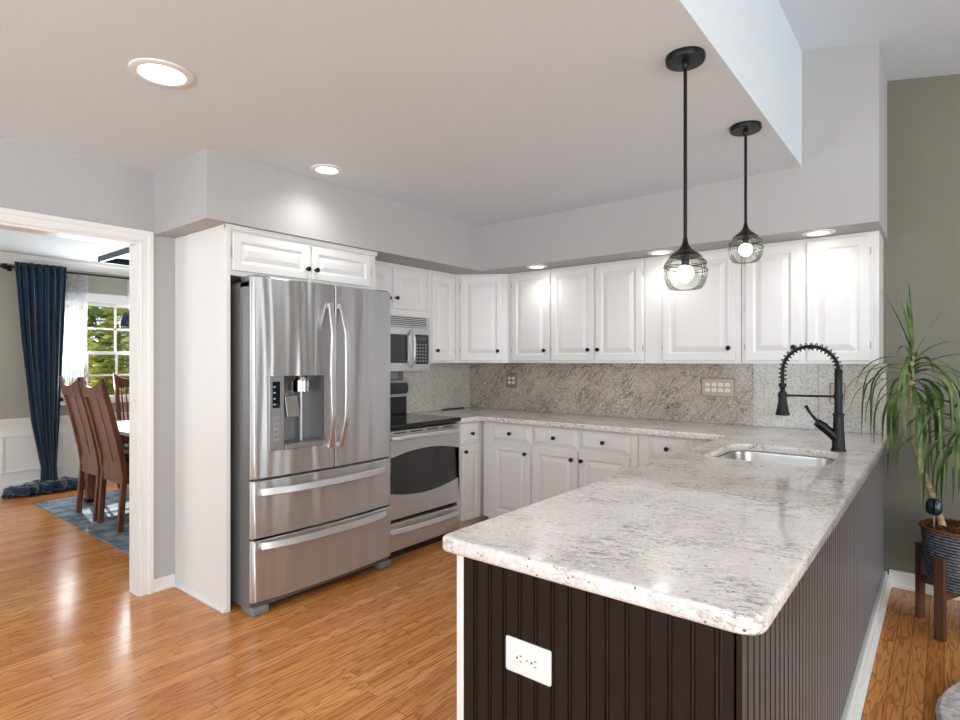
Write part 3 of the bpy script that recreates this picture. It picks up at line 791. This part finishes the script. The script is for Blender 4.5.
# handles
def vhandle(par, u, side):
    path = []; z0, z1 = .855, 1.71
    for i in range(25):
        q = i / 24; bow = 1 - (2 * q - 1) ** 2
        path.append((u + side * .016 * bow, fx(u) - .012 - .048 * min(1, bow * 1.5), z0 + (z1 - z0) * q))
    b = MB().bar(path, [.040 - .010 * abs(2 * i / 24 - 1) for i in range(25)], .014, (1, 0, 0))
    for zz in (z0 + .012, z1 - .012): b.box(u - .011, u + .011, fx(u) - .016, fx(u) + .002, zz - .015, zz + .015)
    b.build('handle', M_HANDLE, par, bevel=.004, smooth=True)
vhandle(dl, U(SPL) - .042, -1); vhandle(drr, U(SPL) + .032, 1)
def hhandle(par, z):
    path = []; u0, u1 = U(1.672), U(2.552)
    for i in range(33):
        q = i / 32; u = u0 + (u1 - u0) * q; bow = 1 - (2 * q - 1) ** 4
        path.append((u, fx(u) - .010 - .040 * bow, z))
    b = MB().bar(path, .042, .014, (0, .30, 1))
    for u in (u0 + .012, u1 - .012): b.box(u - .015, u + .015, fx(u) - .016, fx(u) + .002, z - .017, z + .017)
    b.build('handle', M_HANDLE, par, bevel=.005, smooth=True)
hhandle(d1, .662); hhandle(d2, .372)
for u in (-HW + .05, HW - .05):
    MB().box(u - .05, u + .05, fl(-2.87), fl(-2.99), .0, .045).build('foot', M_GREYPLASTIC, t, bevel=.012)
for u in (-HW + .065, HW - .065):
    MB().box(u - .05, u + .05, fl(-2.885), fl(-3.02), 1.80, 1.835).build('hinge_cover', M_FRSIDE, t, bevel=.008)
MB().box(-HW + .1, HW - .1, fl(-2.93), fl(-2.96), .012, .06).build('toe_grille', M_DKPLASTIC, t)

# ------------------------------------------------------------------ range
RY0, RY1 = 2.648, 3.404; RC = (RY0 + RY1) / 2; RH = (RY1 - RY0) / 2
t = thing('range', 'stainless steel electric range with black glass cooktop and arched oven window', 'stove', (-3.3, RC, 0), R90)
def rl(wx): return -(wx + 3.3)
MB().box(-RH, RH, rl(-2.985), rl(-3.62), .045, .895).build('body', M_DKPLASTIC, t)
MB().box(-RH + .02, RH - .02, rl(-2.99), rl(-3.5), 0, .045).build('toe_base', M_DKPLASTIC, t)
ct = plate('cooktop', [rrect(-RH, RH, rl(-2.925), rl(-3.58), .012, 4)], .016, .006, M_BLKGLASS, Matrix.Translation((0, 0, .915)), t)
b = MB()
for (u, y, rr_) in ((-.18, rl(-3.12), .10), (.19, rl(-3.12), .085), (-.18, rl(-3.40), .08), (.19, rl(-3.40), .10)):
    b.lathe([(rr_, .9313), (rr_, .9317), (rr_ - .003, .9317), (rr_ - .003, .9313)], 36, Matrix.Translation((u, y, 0)), caps=False)
b.build('burner_ring', M_GREYPLASTIC, ct)
# oven door: steel frame around an arched-lens window
zd0, zd1 = .275, .885; yd_ = rl(-2.945)
def lens(n=20):
    top = [(-RH + .009 + (2 * RH - .018) * i / n, 0) for i in range(n + 1)]
    up = [(u, .690 + .048 * (1 - (u / RH) ** 2)) for u, _ in top]
    dn = [(u, .468 - .052 * (1 - (u / RH) ** 2)) for u, _ in reversed(top)]
    return dn[::-1] + up[::-1]
rot = Matrix.Rotation(radians(90), 4, 'X')
od = plate('oven_door', [rrect(-RH + .003, RH - .003, zd0, zd1, .01, 3), lens()], .02, .004, M_STEELH, Matrix.Translation((0, yd_ + .02, 0)) @ rot, t)
MB().box(-RH + .004, RH - .004, yd_ + .010, yd_ + .036, .40, .76).build('window', mat('smoked_oven_glass', (.035, .035, .037, 1), .06), od)
path = [(-RH + .03 + (2 * RH - .06) * i / 24, yd_ - .012 - .036 * (1 - (2 * i / 24 - 1) ** 6), .838 + .0 * i) for i in range(25)]
hb = MB().bar(path, .030, .018, (0, 0, 1))
for u in (-RH + .036, RH - .036): hb.box(u - .012, u + .012, yd_ - .014, yd_ + .001, .826, .850)
hb.build('handle', M_HANDLE, od, bevel=.006, smooth=True)
b = MB()
for k in range(4): u0 = -RH + .06 + k * .165; b.box(u0, u0 + .12, yd_ - .001, yd_ + .002, .866, .874)
b.build('vent_slot', M_SLOT, od)
wd = plate('warming_drawer', [rrect(-RH + .003, RH - .003, .058, .247, .01, 3)], .02, .005, M_STEELH, Matrix.Translation((0, yd_ + .02, 0)) @ rot, t)
path = [(-RH + .02 + (2 * RH - .04) * i / 24, yd_ - .006 - .032 * (1 - (2 * i / 24 - 1) ** 4), .196) for i in range(25)]
MB().bar(path, .040, .014, (0, .3, 1)).build('handle', M_HANDLE, wd, bevel=.006, smooth=True)
# backguard console
b = MB()
yb0 = rl(-3.50)
b.box(-RH + .03, RH - .03, yb0, rl(-3.575), .93, 1.10); b.build('backguard', M_DKPLASTIC, t, bevel=.012)
prof = [(u, z) for u, z in rrect(-RH + .01, RH - .01, 1.075, 1.215, .05, 6)]
con = MB().loft([[(u * k, y, 1.145 + (z - 1.145) * k) for u, z in prof] for y, k in ((rl(-3.575), 1), (rl(-3.49), 1), (rl(-3.47), .97))]).build('console', M_SILVERPL, t, smooth=True)
MB().loft([[(u, y, z) for u, z in rrect(-RH + .05, RH - .05, 1.10, 1.192, .03, 5)] for y in (rl(-3.475), rl(-3.467))]).build('display', M_BLKGLASS, con)
tag(MB().box(XW, XW + .012, 2.646, 3.398, .92, 1.29).build('splash_panel', mat('blue_grey_panel', lin(178, 190, 194), .35)), 'plain pale blue-grey panel on the wall behind the range', 'panel')

# ------------------------------------------------------------------ microwave
t = thing('microwave', 'stainless over-the-range microwave hung above the black cooktop', 'microwave', (-3.3, RC, 1.289), R90)
MZ = .431
MB().box(-RH, RH, rl(-3.285), rl(-3.645), 0, MZ).build('body', M_FRSIDE, t, bevel=.002)
yf_ = rl(-3.262)
MB().box(-RH, RH, yf_ + .006, yf_ + .03, .345, MZ).build('vent_panel', M_STEELH, t, bevel=.002)
b = MB()
for k in range(5): b.box(-RH + .02, RH - .045, yf_ + .001, yf_ + .008, .358 + k * .0145, .364 + k * .0145)
b.build('vent_slot', M_DKPLASTIC, t)
md = plate('door', [rrect(-RH, .178, .0, .342, .006, 3), rrect(-RH + .05, .128, .065, .285, .02, 4)], .012, .003, M_STEELH, Matrix.Translation((0, yf_ + .012, 0)) @ rot, t)
MB().box(-RH + .04, .14, yf_ + .006, yf_ + .02, .055, .295).build('window', mat('smoked_glass', (.03, .03, .032, 1), .06), md)
path = [(.155, yf_ - .008 - .038 * (1 - (2 * i / 16 - 1) ** 4), .03 + .285 * i / 16) for i in range(17)]
MB().bar(path, .024, .012, (1, 0, 0)).build('handle', M_HANDLE, md, bevel=.004, smooth=True)
cp = plate('control_panel', [rrect(.180, RH, 0, .342, .006, 3)], .012, .003, M_STEELH, Matrix.Translation((0, yf_ + .012, 0)) @ rot, t)
MB().loft([[(u, y, z) for u, z in rrect(.205, RH - .022, .055, .290, .015, 4)] for y in (yf_ + .001, yf_ - .002)]).build('keypad', M_DKPLASTIC, cp)
b = MB()
for i in range(4):
    for j in range(6): b.box(.214 + i * .033, .214 + i * .033 + .022, yf_ - .0035, yf_ - .0015, .072 + j * .026, .072 + j * .026 + .014)
b.build('buttons', M_GREYPLASTIC, cp)
MB().box(.218, .34, yf_ - .0035, yf_ - .0015, .240, .272).build('display', mat('dim_display', lin(70, 76, 74), .2), cp)

# ------------------------------------------------------------------ ceiling lights
def recessed(x, y, z, label, r=.098, power=9):
    t = thing('recessed_light', label, 'ceiling light', (x, y, z), 0, 'recessed ceiling lights')
    MB().lathe([(r, 0), (r, -.005), (r - .012, -.010), (r - .028, -.008), (r - .032, .0)], 40, caps=False).build('trim_ring', M_TRIM, t, smooth=True)
    MB().lathe([(r - .031, -.0005), (r - .034, -.0045), (.001, -.0065)], 32, caps=False).build('lens', M_LENS, t)
    d = bpy.data.lights.new('can_lamp', 'SPOT'); d.energy = power; d.spot_size = radians(150 if r > .09 else 165); d.spot_blend = 1.0; d.shadow_soft_size = .06; d.color = (1, .985, .965)
    o = bpy.data.objects.new('can_lamp', d); COL.objects.link(o); o.parent = t; o.location = (0, 0, -.03)
    return t
recessed(-2.36, .966, ZC, 'large lit recessed ceiling light nearest the doorway', r=.112, power=14)
recessed(-2.80, 2.055, ZC, 'lit recessed ceiling light above the fridge front', .092, 9)
recessed(-2.516, 3.84, ZS, 'lit recessed light in the soffit above the corner cabinets', .085, 4)
recessed(-1.522, 3.865, ZS, 'lit recessed light in the soffit behind the nearer pendant', .085, 4)
recessed(-.571, 3.85, ZS, 'lit recessed light at the right end of the soffit', .085, 4)

def pendant(x, y, zb, label):
    t = thing('pendant_lamp', label, 'pendant lamp', (x, y, ZC), 0, 'pendant lamps over the island')
    MB().lathe([(.069, 0), (.069, -.019), (.066, -.024), (.012, -.026), (.012, -.040), (.008, -.046)], 40).build('canopy', M_BLACK, t, smooth=True)
    z0 = zb - ZC
    MB().cyl((0, 0, -.03), (0, 0, z0 + .17), .0065, seg=14).build('rod', M_BLACK, t, smooth=True)
    MB().lathe([(.008, .185), (.0095, .172), (.013, .160), (.021, .148), (.033, .138), (.045, .129), (.056, .119), (.054, .117), (.001, .124)], 28, Matrix.Translation((0, 0, z0))).build('socket_cap', M_BLACK, t, smooth=True)
    prof = [(.012, .158), (.022, .146), (.038, .135), (.054, .121), (.067, .103), (.0745, .082), (.0775, .062), (.0755, .040), (.068, .018), (.058, .002), (.055, .0)]
    sh = MB().lathe(prof, 40, Matrix.Translation((0, 0, z0)), caps=False).build('glass_shade', M_SHADE, t, smooth=True)
    for k, (zz, tilt, rad) in enumerate(((.086, 12, .0745), (.074, -7, .0768), (.094, 3, .071))):
        ring = []
        for i in range(49):
            a = 2 * pi * i / 48; zq = zz + rad * sin(radians(tilt)) * sin(a + k)
            rr2 = .0780 * sqrt(max(.05, 1 - ((zq - .062) / .098) ** 2)) if zq > .062 else .0780 * sqrt(max(.05, 1 - ((zq - .062) / .09) ** 2))
            ring.append((rr2 * cos(a), rr2 * sin(a), z0 + zq))
        MB().tube(ring, .0016, 6).build('glass_thread', M_SWIRL, sh, smooth=True)
    MB().sphere((0, 0, z0 + .058), .030, 20, 14).build('bulb', M_BULB, t, smooth=True)
    MB().lathe([(.014, .086), (.014, .130)], 16, Matrix.Translation((0, 0, z0))).build('lamp_holder', M_BLACK, t, smooth=True)
pendant(-.738, 2.114, 1.634, 'nearer pendant lamp with black rod and smoky glass globe, hung lower')
pendant(-.735, 2.925, 1.841, 'farther pendant lamp with short black rod and smoky glass globe, near the soffit')

# ------------------------------------------------------------------ dining room furniture
rug = MB().box(-6.80, -4.05, 1.612, 3.7, .0005, .009).build('dining_rug', M_RUGB, bevel=.003)
tag(rug, 'blue-grey mottled area rug under the dining table', 'rug')
# curtain
def curtain(name, x, rows, m, folds, amp, label, cat, n=90, thick=.004):
    b = MB(); zs = len(rows); vs = []
    for (z, y0, y1, a) in rows:
        for i in range(n + 1):
            q = i / n
            vs.append((x + amp * a * sin(2 * pi * folds * q) + .012 * a * sin(2 * pi * folds * 2.3 * q + 1), y0 + (y1 - y0) * q, z))
    fs = [(j * (n + 1) + i, j * (n + 1) + i + 1, (j + 1) * (n + 1) + i + 1, (j + 1) * (n + 1) + i) for j in range(zs - 1) for i in range(n)]
    o = b.add(vs, fs).build(name, m, smooth=True)
    if thick:
        s = o.modifiers.new('cloth', 'SOLIDIFY'); s.thickness = thick
    return tag(o, label, cat)
def interp(keys, n):
    out = []
    for i in range(n + 1):
        z = keys[0][0] + (keys[-1][0] - keys[0][0]) * i / n
        for a, c in zip(keys, keys[1:]):
            if a[0] >= z >= c[0]:
                q = (a[0] - z) / (a[0] - c[0]); out.append((z,) + tuple(a[k] + (c[k] - a[k]) * q for k in range(1, len(a)))); break
    return out
cur = curtain('navy_curtain', -7.33, interp([(2.375, 1.588, 2.03, .75), (2.31, 1.592, 2.03, .6), (1.6, 1.64, 2.0, 1), (.75, 1.72, 1.965, 1.1), (.25, 1.805, 1.94, 1.0), (.12, 1.80, 1.95, 1.0), (.02, 1.74, 2.02, 1.3)], 40),
        M_VELVET, 7, .028, 'navy blue velvet curtain hanging in front of the dining room wall', 'curtain')
# pooled hem on the floor: a part of the curtain
b = MB(); rnd = random.Random(3)
for k in range(15):
    q = k / 14; y = 1.60 + .56 * q; xx = -7.30 + .07 * sin(k * 2.1)
    path = [(xx + .09 * cos(u * 1.3 + k), y - .12 + .24 * u / 8, .03 + .045 * max(0, sin(pi * u / 8)) * (1.2 - abs(q - .5))) for u in range(9)]
    b.tube(path, [.016 + .030 * sin(pi * (u + .5) / 9) for u in range(9)], 10)
b.build('pooled_hem', M_VELVET, cur, smooth=True)
t = thing('curtain_rod', 'black curtain rod with ball finial above the dining window', 'curtain rod', (-7.33, 1.54, 2.318))
MB().cyl((0, 0, 0), (0, 2.1, 0), .011, seg=14).build('rod', M_BLACK, t, smooth=True)
MB().sphere((0, -.03, 0), .03, 16, 10).sphere((0, -.075, 0), .018, 12, 8).cyl((0, -.02, 0), (0, .02, 0), .016).build('finial', M_BLACK, t, smooth=True)
MB().box(-.115, 0, .02, .035, -.01, .01).box(-.116, -.106, .01, .045, -.03, .03).build('bracket', M_BLACK, t)
curtain('sheer_curtain', -7.38, interp([(2.305, 2.02, 2.25, .8), (1.6, 2.01, 2.235, 1), (1.08, 2.0, 2.20, 1)], 16), M_SHEER, 8, .012, 'white lace sheer curtain hanging at the left of the dining window', 'curtain', thick=0)
curtain('sheer_curtain', -7.38, interp([(2.305, 2.63, 2.95, .8), (1.08, 2.70, 2.96, 1)], 12), M_SHEER, 8, .012, 'white lace sheer curtain at the right of the dining window, cut by the doorway', 'curtain', thick=0)

# table
t = thing('dining_table', 'dining table with pale top and dark wooden trestle legs', 'table', (-5.55, 2.55, .010))
plate('tabletop', [rrect(-1.1, 1.1, -.58, .58, .03, 4)], .018, .006, mat('pale_tabletop', lin(214, 210, 204), .25), Matrix.Translation((0, 0, .722)), t)
for sx in (-1, 1):
    for sy in (-1, 1):
        lg = MB().box(sx * .87 - .04, sx * .87 + .04, sy * .60 - .04 - .03 * sy, sy * .60 + .04 - .03 * sy, .03, .704).build('leg', M_CHAIR, t, bevel=.004)
        MB().box(sx * .87 - .05, sx * .87 + .05, sy * .60 - .05 - .03 * sy, sy * .60 + .07 - .03 * sy, 0, .035).build('foot', M_BLACK, lg, bevel=.004)
    MB().box(sx * .87 - .03, sx * .87 + .03, -.53, .53, .60, .704).build('apron', M_CHAIR, t)

def dining_chair(label, slats=False):
    """origin at floor under the seat; faces +y"""
    t = thing('dining_chair', label, 'chair', (0, 0, .010), 0, 'dining chairs')
    w = .215
    def spine(z):  # y of the back posts
        return -.22 if z < .45 else -.22 - .16 * ((z - .45) / .75) ** 1.25
    for s in (-1, 1):
        zs = [0, .2, .45, .6, .75, .9, 1.05, 1.19]
        MB().bar([(s * w, spine(z) - (.03 * (1 - z / .45) if z < .45 else 0), z) for z in zs], [.036] * 6 + [.034, .03], .042, (1, 0, 0)).build('leg', M_CHAIR, t, bevel=.004)
        MB().bar([(s * .20, .19, 0), (s * .20, .19, .43)], [.032, .042], .042, (1, 0, 0)).build('leg', M_CHAIR, t, bevel=.004)
    b = MB()
    b.box(-w, w, -.235, -.205, .37, .44).box(-.2, .2, .18, .205, .37, .43).box(-.215, -.19, -.21, .19, .37, .43).box(.19, .215, -.21, .19, .37, .43)
    b.build('seat_frame', M_CHAIR, t, bevel=.003)
    MB().loft([[(x, y, z) for x, y in rrect(-.23 + i, .23 - i, -.20 + i, .225 - i, .04, 4)] for z, i in ((.43, .006), (.436, 0), (.462, 0), (.478, .012), (.484, .04))]).build('seat_cushion', M_NAVYSEAT, t, smooth=True)
    # curved crest rail with a scooped top, lower rail
    n = 16; rings = []
    for i in range(n + 1):
        u = -w - .018 + (2 * w + .036) * i / n; q = u / w
        ztop = 1.150 + .062 * abs(q) ** 2.6; zb = 1.065
        y0 = spine(1.12) - .006 * (1 - q * q)
        rings.append([(u, y0 - .014, zb), (u, y0 + .014, zb), (u, y0 + .010 - .02, ztop), (u, y0 - .014 - .02, ztop)])
    MB().loft(rings).build('crest_rail', M_CHAIR, t, bevel=.003)
    MB().box(-w, w, spine(.50) - .012, spine(.50) + .012, .435, .56).build('lower_rail', M_CHAIR, t, bevel=.003)
    if slats:
        for k in range(9):
            u = -w + .045 + k * (2 * w - .09) / 8
            MB().bar([(u, spine(z), z) for z in (.54, .7, .85, 1.0, 1.08)], .012, .012, (1, 0, 0)).build('spindle', M_CHAIR, t)
    else:
        for u0, u1 in ((-w + .018, -.03), (.03, w - .018)):
            MB().bar([((u0 + u1) / 2, spine(z), z) for z in (.54, .7, .85, 1.0, 1.08)], u1 - u0 - .004, .012, (1, 0, 0)).build('back_panel', M_CHAIR, t)
        MB().bar([(0, spine(z), z) for z in (.54, .7, .85, 1.0, 1.08)], .062, .020, (1, 0, 0)).build('back_splat', M_CHAIR, t)
    return t
c1 = dining_chair('panel-backed wooden dining chair nearest the doorway, at the side of the table'); c1.location = (-5.31, 2.02, .010)
c2 = copy_tree(c1); c2.location = (-5.835, 2.02, .010)
c2['label'] = 'panel-backed wooden dining chair behind the nearest one, beside the navy curtain'
c3 = dining_chair('spindle-backed wooden dining chair at the window end of the table', True); c3.location = (-6.62, 2.60, .010); c3.rotation_euler = (0, 0, -R90)

# hanging lantern-bar lamp over the table
t = thing('dining_pendant', 'dark blue dome pendant hanging from a black rectangular ceiling frame', 'pendant lamp', (-5.75, 2.22, ZD))
M_TEAL = mat('dark_teal_enamel', lin(16, 40, 56), .25)
b = MB(); L0, L1, Q0, Q1, zf = -.30, .55, -.30, .30, -.185
for (a0, a1, c0, c1_) in ((L0, L1, Q0, Q0 + .03), (L0, L1, Q1 - .03, Q1), (L0, L0 + .03, Q0, Q1), (L1 - .03, L1, Q0, Q1)): b.box(a0, a1, c0, c1_, zf, zf + .055)
b.build('frame', M_TEAL, t, bevel=.003)
b = MB()
for px_ in (-.2, .45): b.cyl((px_, 0, zf + .03), (px_, 0, 0), .008, seg=10)
b.box(L0, L1, -.012, .012, zf + .01, zf + .035).build('hanger', M_BLACK, t)
for px_ in (-.15, .45):
    d = MB().lathe([(.165, -.775), (.163, -.74), (.150, -.69), (.12, -.64), (.075, -.605), (.03, -.592), (.022, -.57), (.001, -.565)], 32, Matrix.Translation((px_, 0, 0)), caps=False).build('dome_shade', M_TEAL, t, smooth=True)
    s = d.modifiers.new('shell', 'SOLIDIFY'); s.thickness = .004
    MB().cyl((px_, 0, -.58), (px_, 0, zf + .02), .006, seg=10).build('rod', M_BLACK, d)

# ------------------------------------------------------------------ plant corner
PX, PY = .072, 3.79
t = thing('plant_stand', 'mid-century walnut plant stand on the wood floor', 'stand', (PX, PY, 0))
for k in range(4):
    a = radians(153 + 90 * k)
    lx, ly = .193 * cos(a), .193 * sin(a)
    a2 = Matrix.Translation((lx, ly, 0)) @ Matrix.Rotation(a, 4, 'Z')
    MB().box(-.014, .014, -.022, .022, 0, .40, a2).build('leg', M_WALNUT, t, bevel=.003)
b = MB()
for a in (radians(153), radians(243)):
    b.box(-.19, .19, -.016, .016, .195, .232, Matrix.Rotation(a, 4, 'Z'))
b.build('cross_bar', M_WALNUT, t, bevel=.003)
t = thing('potted_plant', 'tall potted dracaena with drooping strap leaves in a grey wicker pot', 'plant', (PX, PY, .234))
b = MB(); rings = []
for j in range(61):
    z = .285 * j / 60; r0 = .138 + .030 * (z / .285) ** .8
    row = int(j / 3.2)
    rings.append([((r0 + .0032 * sin(26 * (2 * pi * i / 156) + pi * row) * abs(sin(pi * j / 3.2))) * cos(2 * pi * i / 156), (r0 + .0032 * sin(26 * (2 * pi * i / 156) + pi * row) * abs(sin(pi * j / 3.2))) * sin(2 * pi * i / 156), z) for i in range(156)])
b.loft(rings); pot = b.build('pot', M_WICK, t, smooth=True)
ring = [(.167 * cos(2 * pi * i / 48), .167 * sin(2 * pi * i / 48), .288) for i in range(49)]
MB().tube(ring, .010, 8).build('rim', M_WICKRIM, pot, smooth=True)
b = MB(); rnd = random.Random(5)
b.lathe([(.158, .283), (.10, .296), (.001, .300)], 32, caps=False)
for k in range(170):
    r_, a_ = .150 * sqrt(rnd.random()), rnd.random() * 6.28
    mx = Matrix.Translation((r_ * cos(a_), r_ * sin(a_), .296)) @ Matrix.Rotation(rnd.random() * 6, 4, 'Z') @ Matrix.Rotation(rnd.uniform(-.5, .5), 4, 'X')
    b.box(-.012, .012, -.006, .006, -.003, .004, mx)
b.build('soil', M_SOIL, t)
tr1 = [(-.075, -.03, .28), (-.095, -.02, .36), (-.125, -.01, .46), (-.165, .0, .58), (-.195, .0, .70), (-.205, .0, .85), (-.205, .0, 1.0), (-.203, .0, 1.16)]
tr2 = [(.02, -.02, .28), (.012, -.03, .45), (.006, -.04, .60), (.01, -.05, .74), (.015, -.06, .85)]
MB().tube(tr1, [.017, .016, .015, .014, .014, .013, .012, .008], 12).build('trunk', M_TRUNK, t, smooth=True)
MB().tube(tr2, [.02, .019, .018, .017, .012], 12).build('trunk', M_TRUNK, t, smooth=True)
rnd = random.Random(11)
def crown(b, c, n, z_lo, z_hi, lmin, lmax, az=None, droop=(.9, 1.5), elev=(10, 75), wid=.013):
    for k in range(n):
        a = rnd.uniform(0, 2 * pi) if az is None else rnd.uniform(*az)
        L = rnd.uniform(lmin, lmax); el = radians(rnd.uniform(*elev)); g_ = rnd.uniform(*droop)
        p = Vector(c) + Vector((0, 0, rnd.uniform(z_lo, z_hi))); m = 13; st = L / m
        w0 = wid * rnd.uniform(.75, 1.2); vs = []; d = Vector((cos(a), sin(a), 0)); tw = rnd.uniform(-.4, .4)
        e = el
        for i in range(m + 1):
            q = i / m
            ww = w0 * min(1, .45 + 3 * q) * (1 - q ** 2.6) + .0006
            sd = Vector((-sin(a), cos(a), tw * .6)).normalized()
            nrm = Vector((-cos(a) * sin(e), -sin(a) * sin(e), cos(e)))
            vs += [p - sd * ww + nrm * ww * .25, p, p + sd * ww + nrm * ww * .25]
            p = p + (d * cos(e) + Vector((0, 0, sin(e)))) * st
            # leaves rest on the counter or hang in front of the island panel, and stay clear of the wall
            if PX + p.x < -.232 and p.z + .234 < .932:
                if vs[-2][2] + .234 >= .928: p.z = .932 - .234
                else: p.x = -.232 - PX
            if PY + p.y > YB - .012: p.y = YB - .012 - PY - .002
            e = max(-radians(88), e - g_ * st * 3.1 * (1 if e > -1.2 else .35))
        fs = []
        for i in range(m):
            for h in (0, 1): fs.append((i * 3 + h, i * 3 + h + 1, i * 3 + h + 4, i * 3 + h + 3))
        b.add(vs, fs)
b = MB()
crown(b, (-.204, 0, 0), 6, 1.13, 1.18, .30, .42, None, (.1, .4), (66, 88), .0085)
crown(b, (-.204, 0, 0), 12, 1.06, 1.14, .36, .52, None, (1.0, 1.7), (20, 55), .0085)
crown(b, (-.204, 0, 0), 20, .98, 1.12, .42, .62, None, (1.6, 2.4), (0, 40), .010)
crown(b, (-.204, 0, 0), 18, .90, 1.06, .40, .62, None, (2.4, 3.6), (-30, 15), .012)
b.build('foliage', M_LEAF, t, smooth=True)
b = MB()
crown(b, (.015, -.06, 0), 5, .84, .90, .30, .42, None, (.3, .8), (55, 85), .0085)
crown(b, (.015, -.06, 0), 24, .76, .88, .36, .55, None, (1.1, 2.0), (0, 55), .009)
crown(b, (.015, -.06, 0), 20, .70, .82, .32, .5, None, (2.0, 3.2), (-30, 15), .010)
b.build('foliage', M_LEAF, t, smooth=True)
t = thing('moisture_meter', 'dark teal round gauge stuck into the plant pot soil', 'meter', (PX - .112, PY - .075, .528))
MB().cyl((0, 0, -.01), (0, -.006, .075), .003, seg=8).build('probe', M_SILVERPL, t)
MB().loft([[(x, y, z + .105) for x, z in rrect(-.034 + i, .034 - i, -.042 + i, .042 - i, .031, 5)] for y, i in ((.010, .004), (.006, 0), (-.016, 0), (-.022, .006))]).build('gauge', mat('teal_gauge', lin(8, 30, 34), .3), t, smooth=True)

# round shag rug at the right edge
b = MB(); n = 64
rings = []
for rr_, z in ((1.55, .0005), (1.60, .012), (1.585, .030), (1.5, .036), (.8, .036), (.01, .036)):
    rings.append([(1.572 + rr_ * cos(2 * pi * i / n), 1.60 * 0 + 2.86 + rr_ * .62 * sin(2 * pi * i / n), z) for i in range(n)])
b.loft(rings); rg = b.build('shag_rug', M_RUGW, smooth=True)
tag(rg, 'cream shag rug with a rounded edge at the right of the picture', 'rug')

# ------------------------------------------------------------------ shrubs beyond the dining window
def bush(label, x, y, r, h, m, n, seed, ls=.09):
    rn = random.Random(seed)
    t = thing('shrub', label, 'shrub', (x, y, -.35))
    b = MB()
    for k in range(n):
        a = rn.uniform(0, 2 * pi); q = rn.random() ** .45; z = rn.uniform(.12, 1)
        rad = r * q * sqrt(max(.05, 1 - (abs(z - .5) * 1.75) ** 2)) * (1 + .25 * sin(3 * a + seed))
        p = Vector((rad * cos(a), rad * sin(a), z * h))
        mx = Matrix.Translation(p) @ Matrix.Rotation(rn.uniform(0, 6.3), 4, 'Z') @ Matrix.Rotation(rn.uniform(-1.2, 1.2), 4, 'X')
        s = ls * rn.uniform(.6, 1.3)
        b.add([(-s, 0, 0), (0, -s * .5, .012), (s, 0, 0), (0, s * .5, .012)], [(0, 1, 2, 3)], mx)
    b.build('foliage', m, t)
    b = MB()
    for k in range(5):
        a = k * 1.3; b.tube([(0.05 * cos(a), .05 * sin(a), 0), (r * .3 * cos(a), r * .3 * sin(a), h * .45), (r * .5 * cos(a + .3), r * .5 * sin(a + .3), h * .8)], [.04, .025, .01], 7)
    b.build('stem', M_BARK, t)
bush('yellow-green leafy shrub outside, left half of the dining window', -10.3, 2.55, .78, 2.9, M_BUSHY, 3600, 1)
bush('bright olive shrub outside, right half of the dining window', -10.9, 4.25, .80, 2.8, M_BUSHY, 3600, 2)
bush('taller mid-green tree foliage behind the shrubs outside the window', -15.0, 4.6, 2.7, 4.8, M_BUSHG, 6000, 3, .15)
